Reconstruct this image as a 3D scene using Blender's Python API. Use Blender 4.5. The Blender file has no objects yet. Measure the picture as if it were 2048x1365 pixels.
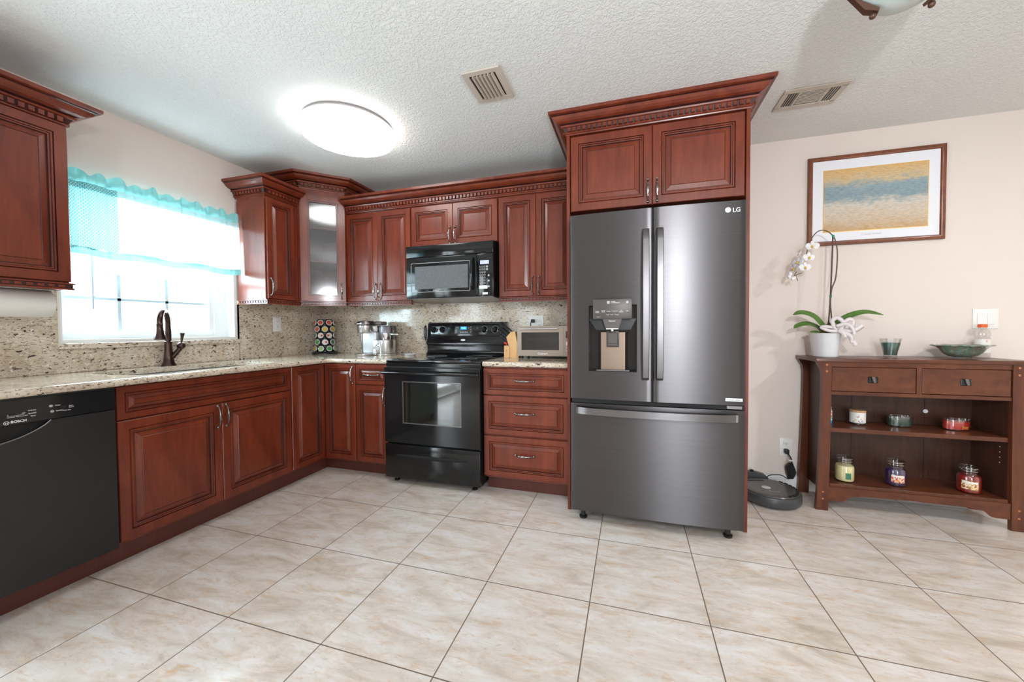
import bpy, bmesh, math, random
from mathutils import Matrix, Vector
random.seed(7)
PI = math.pi
sc = bpy.context.scene
COL = sc.collection

# ------------------------------------------------------------------ camera
cam_d = bpy.data.cameras.new('camera')
cam = bpy.data.objects.new('camera', cam_d); COL.objects.link(cam); sc.camera = cam
CX, CY, CZ = 2.9574, -3.0508, 1.1364
YAW, PIT, ROL, FPX, PX, PY = 0.2913, -0.0245, -0.0066, 748.63, 1037.59, 677.31
cam.location = (CX, CY, CZ)
cam.rotation_mode = 'QUATERNION'
cam.rotation_quaternion = (Matrix.Rotation(YAW, 4, 'Z') @ Matrix.Rotation(PI/2 + PIT, 4, 'X') @ Matrix.Rotation(ROL, 4, 'Z')).to_quaternion()
cam_d.sensor_fit = 'HORIZONTAL'; cam_d.sensor_width = 36.0
cam_d.lens = FPX/2048*36.0
cam_d.shift_x = -(PX-1024)/2048
cam_d.shift_y = (PY-682.5)/2048
cam_d.clip_start = 0.02

# ------------------------------------------------------------------ world, exposure, lights
sc.view_settings.view_transform = 'Standard'
sc.view_settings.look = 'None'
sc.view_settings.gamma = 1.0
sc.view_settings.use_curve_mapping = False
sc.view_settings.exposure = 0.56
w = bpy.data.worlds.new('daylight'); sc.world = w; w.use_nodes = True
wn = w.node_tree; bg = wn.nodes['Background']
bg.inputs['Color'].default_value = (0.86, 0.94, 1.0, 1); bg.inputs['Strength'].default_value = 3.4

def area(name, loc, rot, sx, sy, power, col=(1, 1, 1), spread=PI, shape='RECTANGLE'):
    l = bpy.data.lights.new(name, 'AREA'); l.shape = shape; l.size = sx
    if shape == 'RECTANGLE': l.size_y = sy
    l.energy = power; l.color = col; l.spread = spread
    o = bpy.data.objects.new(name, l); COL.objects.link(o); o.location = loc; o.rotation_euler = rot
    return o
# daylight in through the kitchen window, the sliding door (left wall behind the camera) and the rear glass door
area('daylight_kitchen_window', (-0.16, -1.36, 1.5), (0, -PI/2, 0), 0.75, 0.9, 34, (0.72, 0.92, 1.0))
area('daylight_sliding_door', (-0.16, -3.66, 1.1), (0, -PI/2, 0), 1.9, 1.7, 60, (0.88, 0.95, 1.0))
area('daylight_rear_door', (3.95, -6.15, 1.15), (PI/2, 0, 0), 0.85, 1.9, 52, (0.90, 0.95, 1.0))
# photographer's flash by the camera and the other ceiling lamp of the dining side
fl = bpy.data.lights.new('camera_flash', 'SPOT'); fl.energy = 78; fl.shadow_soft_size = 0.05; fl.color = (0.93, 0.96, 1.0)
fl.spot_size = math.radians(165); fl.spot_blend = 0.8
flo = bpy.data.objects.new('camera_flash', fl); COL.objects.link(flo); flo.location = (3.55, -3.35, 1.74)
flo.rotation_euler = (math.radians(115), 0, math.radians(4))
area('dining_ceiling_lamp_light', (5.5, -2.0, 2.36), (0, 0, 0), 0.16, 0.16, 21, (1.0, 0.98, 0.96), PI, 'DISK')

# ------------------------------------------------------------------ node helpers and materials
MATS = {}
def newmat(name):
    m = bpy.data.materials.new(name); m.use_nodes = True
    nt = m.node_tree; b = nt.nodes['Principled BSDF']; MATS[name] = m
    return m, nt, b
def setp(b, **k):
    for n, v in k.items():
        n = n.replace('_', ' ')
        b.inputs[n].default_value = v
def simple(name, col, rough=.5, metal=0., coat=0., bump=None, var=0.06, vscale=14, **k):
    m, nt, b = newmat(name)
    setp(b, Roughness=rough, Metallic=metal)
    b.inputs['Coat Weight'].default_value = coat
    b.inputs['Coat Roughness'].default_value = .08
    for kk, v in k.items(): b.inputs[kk.replace('_', ' ')].default_value = v
    tc = nt.nodes.new('ShaderNodeTexCoord'); nz = nt.nodes.new('ShaderNodeTexNoise')
    nz.inputs['Scale'].default_value = vscale; nz.inputs['Detail'].default_value = 4
    nt.links.new(tc.outputs['Object'], nz.inputs['Vector'])
    mx = nt.nodes.new('ShaderNodeMix'); mx.data_type = 'RGBA'
    c = list(col)+[1]
    mx.inputs['A'].default_value = [max(0, x*(1-var)) for x in col]+[1]
    mx.inputs['B'].default_value = [min(1, x*(1+var)) for x in col]+[1]
    nt.links.new(nz.outputs['Fac'], mx.inputs['Factor']); nt.links.new(mx.outputs['Result'], b.inputs['Base Color'])
    if bump:
        n2 = nt.nodes.new('ShaderNodeTexNoise'); n2.inputs['Scale'].default_value = bump[0]; n2.inputs['Detail'].default_value = 3
        nt.links.new(tc.outputs['Object'], n2.inputs['Vector'])
        bp = nt.nodes.new('ShaderNodeBump'); bp.inputs['Strength'].default_value = bump[1]; bp.inputs['Distance'].default_value = bump[2]
        nt.links.new(n2.outputs['Fac'], bp.inputs['Height']); nt.links.new(bp.outputs['Normal'], b.inputs['Normal'])
    return m
def ramp(nt, pts, interp='LINEAR'):
    r = nt.nodes.new('ShaderNodeValToRGB'); e = r.color_ramp.elements
    r.color_ramp.interpolation = interp
    while len(e) < len(pts): e.new(0.5)
    for i, (p, c) in enumerate(pts):
        e[i].position = p; e[i].color = (list(c)+[1]) if len(c) == 3 else c
    return r
def mapping(nt, sca=(1, 1, 1), rot=(0, 0, 0), loc=(0, 0, 0)):
    tc = nt.nodes.new('ShaderNodeTexCoord'); mp = nt.nodes.new('ShaderNodeMapping')
    mp.inputs['Scale'].default_value = sca; mp.inputs['Rotation'].default_value = rot; mp.inputs['Location'].default_value = loc
    nt.links.new(tc.outputs['Object'], mp.inputs['Vector']); return mp
def noise(nt, vec, scale, detail=4, rough=.5, dist=0.):
    n = nt.nodes.new('ShaderNodeTexNoise'); n.inputs['Scale'].default_value = scale; n.inputs['Detail'].default_value = detail
    n.inputs['Roughness'].default_value = rough; n.inputs['Distortion'].default_value = dist
    nt.links.new(vec, n.inputs['Vector']); return n
def mixc(nt, fac, a, b, mode='MIX'):
    m = nt.nodes.new('ShaderNodeMix'); m.data_type = 'RGBA'; m.blend_type = mode
    for s, v in (('Factor', fac), ('A', a), ('B', b)):
        if isinstance(v, (int, float)): m.inputs[s].default_value = v
        elif isinstance(v, (tuple, list)): m.inputs[s].default_value = list(v)+([1] if len(v) == 3 else [])
        else: nt.links.new(v, m.inputs[s])
    return m.outputs['Result']

def wood(name, dark, light, rough=.28, coat=.35, sc_=(5, 5, 1.2), grain=.35):
    m, nt, b = newmat(name)
    mp = mapping(nt, sc_)
    n1 = noise(nt, mp.outputs[0], 2.2, 5, .6, .6)
    mp2 = mapping(nt, (sc_[0]*14, sc_[1]*14, sc_[2]*3))
    n2 = noise(nt, mp2.outputs[0], 1.6, 3, .6)
    r = ramp(nt, [(.3, dark), (.7, light)]); nt.links.new(n1.outputs['Fac'], r.inputs['Fac'])
    r2 = ramp(nt, [(.35, (1-grain,)*3), (.65, (1, 1, 1))]); nt.links.new(n2.outputs['Fac'], r2.inputs['Fac'])
    c = mixc(nt, 1.0, r.outputs['Color'], r2.outputs['Color'], 'MULTIPLY')
    nt.links.new(c, b.inputs['Base Color']); setp(b, Roughness=rough)
    b.inputs['Coat Weight'].default_value = coat; b.inputs['Coat Roughness'].default_value = .12
    return m
wood('cherry', (.125, .0175, .007), (.232, .042, .0155), .30, .22, grain=.18)
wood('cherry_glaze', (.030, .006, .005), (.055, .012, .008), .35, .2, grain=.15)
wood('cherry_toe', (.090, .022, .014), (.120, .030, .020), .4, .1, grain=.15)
wood('oak_brown', (.085, .022, .009), (.165, .047, .017), .34, .15, (5, 5, 1.2), .30)
wood('oak_brown_h', (.085, .022, .009), (.165, .047, .017), .34, .15, (1.2, 5, 5), .30)
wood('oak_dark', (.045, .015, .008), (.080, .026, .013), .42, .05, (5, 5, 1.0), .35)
wood('frame_wood', (.16, .040, .014), (.27, .080, .030), .35, .2, (3, 3, 3), .3)
wood('maple_block', (.62, .34, .13), (.76, .46, .20), .45, .1, grain=.12)
wood('cork', (.50, .27, .12), (.68, .40, .20), .8, 0, (30, 30, 30), .3)

def granite():
    m, nt, b = newmat('granite')
    mp = mapping(nt, (1, 1, 1), (0.5, 0.6, 0.3))
    big = noise(nt, mp.outputs[0], 9, 4, .6)
    base = ramp(nt, [(.30, (.50, .41, .31)), (.5, (.64, .54, .42)), (.72, (.74, .67, .58))]); nt.links.new(big.outputs['Fac'], base.inputs['Fac'])
    mps = mapping(nt, (1.0, 1.0, 2.3), (0.65, 0.6, 0.4))
    fine = noise(nt, mps.outputs[0], 60, 3, .65)
    fr = ramp(nt, [(.56, (0, 0, 0)), (.60, (1, 1, 1))]); nt.links.new(fine.outputs['Fac'], fr.inputs['Fac'])
    c1 = mixc(nt, fr.outputs['Color'], base.outputs['Color'], (.33, .25, .19))
    dk = noise(nt, mps.outputs[0], 36, 3, .62, .3)
    dr = ramp(nt, [(.615, (0, 0, 0)), (.635, (1, 1, 1))]); nt.links.new(dk.outputs['Fac'], dr.inputs['Fac'])
    c2 = mixc(nt, dr.outputs['Color'], c1, (.045, .025, .022))
    lt = noise(nt, mp.outputs[0], 70, 3, .6); mpv = ramp(nt, [(.60, (0, 0, 0)), (.66, (1, 1, 1))]); nt.links.new(lt.outputs['Fac'], mpv.inputs['Fac'])
    c3 = mixc(nt, mpv.outputs['Color'], c2, (.78, .73, .66))
    nt.links.new(c3, b.inputs['Base Color']); setp(b, Roughness=.10); b.inputs['Specular IOR Level'].default_value = .6
    return m
granite()

def floor_mat():
    m, nt, b = newmat('floor_tile')
    tc = nt.nodes.new('ShaderNodeTexCoord')
    mp = nt.nodes.new('ShaderNodeMapping'); mp.vector_type = 'POINT'
    TX, TY = .4560, .4831
    mp.inputs['Location'].default_value = (-.9697+TX*20, 1.9872+TY*20, 0)
    nt.links.new(tc.outputs['Object'], mp.inputs['Vector'])
    br = nt.nodes.new('ShaderNodeTexBrick'); br.offset = 0; br.squash = 1
    nt.links.new(mp.outputs[0], br.inputs['Vector'])
    br.inputs['Scale'].default_value = 1; br.inputs['Brick Width'].default_value = TX; br.inputs['Row Height'].default_value = TY
    br.inputs['Mortar Size'].default_value = .0022; br.inputs['Mortar Smooth'].default_value = .0
    br.inputs['Color1'].default_value = (0, 0, 0, 1); br.inputs['Color2'].default_value = (1, 1, 1, 1); br.inputs['Mortar'].default_value = (.5, .5, .5, 1)
    sep = nt.nodes.new('ShaderNodeMath'); sep.operation = 'MULTIPLY'; sep.inputs[1].default_value = 37.0
    nt.links.new(br.outputs['Color'], sep.inputs[0])
    m2 = nt.nodes.new('ShaderNodeMapping'); m2.inputs['Scale'].default_value = (1.6, 5.2, 1); m2.inputs['Rotation'].default_value = (0, 0, .25)
    nt.links.new(tc.outputs['Object'], m2.inputs['Vector'])
    def n4(scale, det, ro, dist=.3):
        n = nt.nodes.new('ShaderNodeTexNoise'); n.noise_dimensions = '4D'
        n.inputs['Scale'].default_value = scale; n.inputs['Detail'].default_value = det; n.inputs['Roughness'].default_value = ro; n.inputs['Distortion'].default_value = dist
        nt.links.new(m2.outputs[0], n.inputs['Vector']); nt.links.new(sep.outputs[0], n.inputs['W']); return n
    a = n4(2.2, 8, .68, .9); c = n4(4.5, 9, .74, 1.5); d = n4(9, 7, .75, 2.2)
    r1 = ramp(nt, [(.34, (.51, .425, .355)), (.48, (.655, .585, .52)), (.62, (.725, .685, .66))]); nt.links.new(a.outputs['Fac'], r1.inputs['Fac'])
    r2 = ramp(nt, [(.52, (0, 0, 0)), (.68, (.75, .75, .75))]); nt.links.new(c.outputs['Fac'], r2.inputs['Fac'])
    c1 = mixc(nt, r2.outputs['Color'], r1.outputs['Color'], (.60, .38, .22))
    r3 = ramp(nt, [(.56, (0, 0, 0)), (.66, (.6, .6, .6))]); nt.links.new(d.outputs['Fac'], r3.inputs['Fac'])
    c2 = mixc(nt, r3.outputs['Color'], c1, (.46, .35, .27))
    c3 = mixc(nt, br.outputs['Fac'], c2, (.15, .105, .075))
    nt.links.new(c3, b.inputs['Base Color'])
    rr = nt.nodes.new('ShaderNodeMapRange'); rr.inputs['To Min'].default_value = .13; rr.inputs['To Max'].default_value = .7
    nt.links.new(br.outputs['Fac'], rr.inputs['Value']); nt.links.new(rr.outputs[0], b.inputs['Roughness'])
    bp = nt.nodes.new('ShaderNodeBump'); bp.invert = True; bp.inputs['Strength'].default_value = .5; bp.inputs['Distance'].default_value = .002
    nt.links.new(br.outputs['Fac'], bp.inputs['Height']); nt.links.new(bp.outputs['Normal'], b.inputs['Normal'])
floor_mat()

def ceiling_mat():
    m, nt, b = newmat('ceiling_texture')
    mp = mapping(nt, (1, 1, 1))
    n = noise(nt, mp.outputs[0], 70, 3, .55, .8)
    r = ramp(nt, [(.42, (0, 0, 0)), (.56, (1, 1, 1))]); nt.links.new(n.outputs['Fac'], r.inputs['Fac'])
    bp = nt.nodes.new('ShaderNodeBump'); bp.inputs['Strength'].default_value = .55; bp.inputs['Distance'].default_value = .004
    nt.links.new(r.outputs['Color'], bp.inputs['Height']); nt.links.new(bp.outputs['Normal'], b.inputs['Normal'])
    b.inputs['Base Color'].default_value = (.76, .76, .745, 1); setp(b, Roughness=.85)
ceiling_mat()
simple('wall_paint', (.74, .655, .60), .75, bump=(180, .12, .001), var=.01)
simple('white_trim', (.80, .80, .79), .35, var=.01)
simple('white_plastic', (.82, .81, .78), .35, var=.01)
simple('black_gloss', (.006, .007, .008), .10, coat=.0, var=.1)
simple('oven_glass', (.006, .008, .006), .03, coat=1.0, var=.1, Specular_IOR_Level=1.0)
simple('panel_bronze', (.085, .072, .066), .42, .35, var=.03)
simple('lamp_rim', (.26, .25, .25), .5)
simple('black_satin', (.010, .010, .011), .34, var=.1)
simple('dishwasher_black', (.012, .012, .013), .30, coat=.0, var=.1, bump=(600, .1, .0005))
simple('black_glass', (.006, .006, .007), .04, coat=.5, var=.1)
simple('dark_slot', (.006, .006, .006), .7, var=.1)
simple('grille_tan', (.54, .47, .40), .5, var=.03)
simple('duct_dark', (.03, .03, .03), .8, var=.1)
simple('pewter', (.27, .25, .235), .26, 1.0, var=.25, vscale=160)
simple('bronze', (.055, .030, .024), .26, .85, coat=.3, var=.3, vscale=30)
simple('bronze_dark', (.10, .045, .030), .4, .4, var=.2)
simple('chrome', (.75, .75, .76), .12, 1.0, var=.02)
simple('steel_light', (.60, .60, .60), .28, 1.0, var=.03)
simple('steel_warm', (.36, .30, .25), .34, .85, var=.03)
simple('silver_panel', (.60, .63, .65), .32, .35, var=.02)
simple('sink_steel', (.5, .5, .5), .25, 1.0, var=.02)
simple('white_print', (.85, .85, .85), .5, var=.0)
simple('grey_print', (.45, .45, .45), .5, var=.0)
simple('caption_grey', (.55, .55, .58), .6, var=.0)
simple('mat_board', (.80, .81, .86), .7, var=.01)
simple('paper_towel', (.76, .74, .70), .9, bump=(90, .5, .003), var=.03)
simple('leaf_green', (.075, .17, .025), .38, var=.35, vscale=18, coat=.1)
simple('stem_brown', (.10, .075, .04), .55, var=.3)
simple('stake_brown', (.09, .04, .04), .5, var=.2)
simple('clip_green', (.02, .35, .22), .4)
simple('moss_bark', (.14, .06, .03), .9, var=.6, vscale=60)
simple('pot_white', (.74, .76, .78), .25, coat=.3, var=.03)
simple('ribbon_white', (.80, .74, .75), .5, var=.05)
simple('petal_white', (.84, .81, .82), .6, var=.05, vscale=60, Subsurface_Weight=.1)
simple('petal_yellow', (.75, .48, .06), .6, var=.3, vscale=90)
simple('wax_cream', (.82, .72, .38), .4, coat=.3, var=.04)
simple('wax_purple', (.045, .022, .095), .3, coat=.5, var=.2)
simple('wax_red', (.30, .018, .012), .3, coat=.5, var=.2)
simple('wax_bright_red', (.66, .035, .022), .35, coat=.3, var=.1)
simple('wax_green', (.030, .090, .070), .4, coat=.3, var=.15)
simple('wax_teal_green', (.035, .11, .085), .4, coat=.2, var=.1)
simple('orange_cap', (.80, .11, .01), .35)
simple('label_white', (.80, .78, .74), .5, var=.02)
simple('label_green', (.05, .19, .11), .5, var=.3, vscale=120)
simple('blue_band', (.02, .22, .50), .5)
simple('gold', (.70, .42, .10), .4, .6)
simple('roomba_top', (.055, .050, .048), .30, coat=.3, var=.05)
simple('roomba_side', (.055, .058, .062), .38, var=.05)
simple('cord_black', (.012, .012, .012), .5)
simple('copper_peg', (.42, .16, .07), .35, .4)
simple('handle_black', (.012, .013, .016), .25, coat=.3)
simple('red_plastic', (.65, .03, .01), .4)
simple('pod_white', (.75, .74, .72), .4)
simple('patio', (.55, .50, .44), .8)
simple('grass', (.10, .26, .05), .9, var=.5, vscale=5)
simple('hedge_leaf', (.07, .17, .04), .8, var=.7, vscale=9)
simple('curtain_rod_white', (.8, .8, .8), .4)
simple('wand', (.42, .52, .58), .4)
simple('muntin_white', (.50, .60, .66), .4)
simple('alabaster', (.62, .70, .68), .35, var=.18, vscale=9, coat=.2, Transmission_Weight=.15)

def brushed(name, col, rough, an):
    m, nt, b = newmat(name)
    mp = mapping(nt, (2, 2, 900)); n = noise(nt, mp.outputs[0], 1.0, 2, .5)
    r = ramp(nt, [(.3, [c*.9 for c in col]), (.7, [c*1.08 for c in col])]); nt.links.new(n.outputs['Fac'], r.inputs['Fac'])
    nt.links.new(r.outputs['Color'], b.inputs['Base Color'])
    setp(b, Roughness=rough, Metallic=1.0); b.inputs['Anisotropic'].default_value = an; b.inputs['Anisotropic Rotation'].default_value = .25
    t = nt.nodes.new('ShaderNodeTangent'); t.direction_type = 'RADIAL'; t.axis = 'Z'; nt.links.new(t.outputs[0], b.inputs['Tangent'])
brushed('black_steel', (.115, .108, .112), .36, .8)
brushed('steel_handle', (.20, .19, .195), .30, .3)
brushed('dispenser_steel', (.26, .195, .15), .38, .2)

def glassmat(name, col=(1, 1, 1), rough=0.0, ior=1.45, alpha_mix=None):
    m, nt, b = newmat(name)
    setp(b, Roughness=rough, IOR=ior); b.inputs['Transmission Weight'].default_value = 1.0; b.inputs['Base Color'].default_value = list(col)+[1]
    return m
def thinglass(name, tint=(.97, .98, 1), refl=.08, gr=.02):
    m = bpy.data.materials.new(name); m.use_nodes = True; nt = m.node_tree; MATS[name] = m
    nt.nodes.remove(nt.nodes['Principled BSDF']); out = nt.nodes['Material Output']
    t = nt.nodes.new('ShaderNodeBsdfTransparent'); t.inputs[0].default_value = list(tint)+[1]
    g = nt.nodes.new('ShaderNodeBsdfGlossy'); g.inputs['Roughness'].default_value = gr
    lw = nt.nodes.new('ShaderNodeLayerWeight'); lw.inputs['Blend'].default_value = .12
    mr = nt.nodes.new('ShaderNodeMapRange'); mr.inputs['To Min'].default_value = refl; mr.inputs['To Max'].default_value = .8
    nt.links.new(lw.outputs['Facing'], mr.inputs['Value'])
    mx = nt.nodes.new('ShaderNodeMixShader'); nt.links.new(mr.outputs[0], mx.inputs[0]); nt.links.new(t.outputs[0], mx.inputs[1]); nt.links.new(g.outputs[0], mx.inputs[2])
    nt.links.new(mx.outputs[0], out.inputs['Surface'])
thinglass('window_glass', (.97, .99, 1), .05)
thinglass('jar_glass', (.96, .97, .97), .10)
thinglass('bottle_plastic', (.93, .93, .93), .10)
thinglass('cabinet_glass', (.80, .78, .80), .10, .10)
thinglass('lid_glass', (.90, .90, .90), .30)
thinglass('smoked_glass', (.30, .31, .32), .10)

def emis(name, col, s):
    m, nt, b = newmat(name)
    b.inputs['Base Color'].default_value = list(col)+[1]
    b.inputs['Emission Color'].default_value = list(col)+[1]; b.inputs['Emission Strength'].default_value = s
emis('lamp_diffuser', (1.0, .98, .96), 6.0)
emis('display_blue', (.02, .25, .85), 1.0)
emis('display_cyan', (.25, .85, 1.0), 1.2)
emis('display_violet', (.35, .38, .75), .6)

def cloth(name, colA, colB, pattern=None, trans=.55):
    m = bpy.data.materials.new(name); m.use_nodes = True; nt = m.node_tree; MATS[name] = m
    nt.nodes.remove(nt.nodes['Principled BSDF']); out = nt.nodes['Material Output']
    d = nt.nodes.new('ShaderNodeBsdfDiffuse'); t = nt.nodes.new('ShaderNodeBsdfTranslucent')
    if pattern:
        tc = nt.nodes.new('ShaderNodeTexCoord'); mp = nt.nodes.new('ShaderNodeMapping'); mp.inputs['Scale'].default_value = (1, 75, 110)
        mp.inputs['Rotation'].default_value = (0, 0, 0)
        nt.links.new(tc.outputs['Object'], mp.inputs['Vector'])
        sp = nt.nodes.new('ShaderNodeSeparateXYZ'); cb = nt.nodes.new('ShaderNodeCombineXYZ'); nt.links.new(mp.outputs[0], sp.inputs[0])
        nt.links.new(sp.outputs['Y'], cb.inputs['X']); nt.links.new(sp.outputs['Z'], cb.inputs['Y'])
        br = nt.nodes.new('ShaderNodeTexBrick'); br.inputs['Scale'].default_value = 1; br.inputs['Brick Width'].default_value = 1; br.inputs['Row Height'].default_value = 1
        br.inputs['Mortar Size'].default_value = .16; br.inputs['Mortar Smooth'].default_value = .4
        nt.links.new(cb.outputs[0], br.inputs['Vector'])
        c = mixc(nt, br.outputs['Fac'], colA, colB); nt.links.new(c, d.inputs[0]); nt.links.new(c, t.inputs[0])
    else:
        d.inputs[0].default_value = list(colA)+[1]; t.inputs[0].default_value = list(colB)+[1]
    mx = nt.nodes.new('ShaderNodeMixShader'); mx.inputs[0].default_value = trans
    nt.links.new(d.outputs[0], mx.inputs[1]); nt.links.new(t.outputs[0], mx.inputs[2]); nt.links.new(mx.outputs[0], out.inputs['Surface'])
cloth('teal_cloth', (.26, .55, .55), (.22, .52, .52), trans=.25)
cloth('white_sheer', (.85, .87, .88), (.85, .88, .90), trans=.6)
cloth('net_cloth', (.50, .82, .84), (.08, .38, .41), True, trans=.22)

def art_mat():
    m, nt, b = newmat('art_print')
    mp = mapping(nt, (1, 1, 1))
    sp = nt.nodes.new('ShaderNodeSeparateXYZ'); nt.links.new(mp.outputs[0], sp.inputs[0])
    mr = nt.nodes.new('ShaderNodeMapRange'); mr.inputs['From Min'].default_value = -.205; mr.inputs['From Max'].default_value = .205
    nt.links.new(sp.outputs['Z'], mr.inputs['Value'])
    mps = mapping(nt, (6, 6, 15)); n = noise(nt, mps.outputs[0], 1.6, 5, .65, .8)
    ad = nt.nodes.new('ShaderNodeMath'); ad.operation = 'MULTIPLY_ADD'; ad.inputs[1].default_value = .42; nt.links.new(n.outputs['Fac'], ad.inputs[0])
    sb = nt.nodes.new('ShaderNodeMath'); sb.operation = 'SUBTRACT'; sb.inputs[1].default_value = .21; nt.links.new(mr.outputs[0], sb.inputs[0])
    nt.links.new(sb.outputs[0], ad.inputs[2])
    r = ramp(nt, [(0, (.55, .36, .18)), (.22, (.62, .50, .38)), (.42, (.62, .56, .48)), (.54, (.24, .33, .36)), (.70, (.26, .36, .40)), (.82, (.60, .47, .28)), (1, (.72, .44, .17))])
    nt.links.new(ad.outputs[0], r.inputs['Fac'])
    mp3 = mapping(nt, (25, 25, 110)); n3 = noise(nt, mp3.outputs[0], 1.5, 3, .6, .5)
    r3 = ramp(nt, [(.38, (.62, .62, .66)), (.55, (1, 1, 1))]); nt.links.new(n3.outputs['Fac'], r3.inputs['Fac'])
    c = mixc(nt, .55, r.outputs['Color'], r3.outputs['Color'], 'MULTIPLY')
    nt.links.new(c, b.inputs['Base Color']); setp(b, Roughness=.5)
art_mat()
def bowl_mat():
    m, nt, b = newmat('bowl_glaze')
    mp = mapping(nt, (28, 28, 6)); n = noise(nt, mp.outputs[0], 1, 4, .6, 1.5)
    r = ramp(nt, [(.30, (.05, .16, .17)), (.42, (.16, .32, .22)), (.5, (.24, .17, .10)), (.58, (.20, .38, .40)), (.70, (.36, .50, .14))])
    nt.links.new(n.outputs['Fac'], r.inputs['Fac']); nt.links.new(r.outputs['Color'], b.inputs['Base Color'])
    setp(b, Roughness=.15, Metallic=.3); b.inputs['Coat Weight'].default_value = .6
bowl_mat()
def specks(name, base, cols, scale=60, thr=.5):
    m, nt, b = newmat(name)
    mp = mapping(nt); v = nt.nodes.new('ShaderNodeTexVoronoi'); v.inputs['Scale'].default_value = scale; nt.links.new(mp.outputs[0], v.inputs['Vector'])
    r = ramp(nt, [(i/len(cols), c) for i, c in enumerate(cols)], 'CONSTANT')
    sp = nt.nodes.new('ShaderNodeSeparateColor'); nt.links.new(v.outputs['Color'], sp.inputs[0]); nt.links.new(sp.outputs[0], r.inputs['Fac'])
    r2 = ramp(nt, [(thr, (0, 0, 0)), (thr+.05, (1, 1, 1))]); nt.links.new(sp.outputs[1], r2.inputs['Fac'])
    c = mixc(nt, r2.outputs['Color'], r.outputs['Color'], base); nt.links.new(c, b.inputs['Base Color']); setp(b, Roughness=.45)
specks('label_berries', (.75, .70, .62), [(.65, .05, .03), (.75, .25, .12), (.5, .03, .05), (.7, .5, .2)], 150, .75)
specks('label_spices', (.75, .70, .62), [(.7, .5, .2), (.45, .2, .05), (.75, .6, .3), (.3, .08, .04)], 150, .75)
specks('confetti', (.80, .80, .82), [(.7, .08, .08), (.1, .3, .6), (.1, .5, .3), (.8, .5, .1)], 200, .35)
specks('stripes_jar', (.85, .85, .84), [(.03, .03, .03), (.03, .03, .03), (.1, .5, .3), (.7, .1, .1)], 120, .5)
specks('mesh_screen', (.10, .105, .11), [(.07, .075, .08), (.14, .145, .15)], 400, .5)

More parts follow.
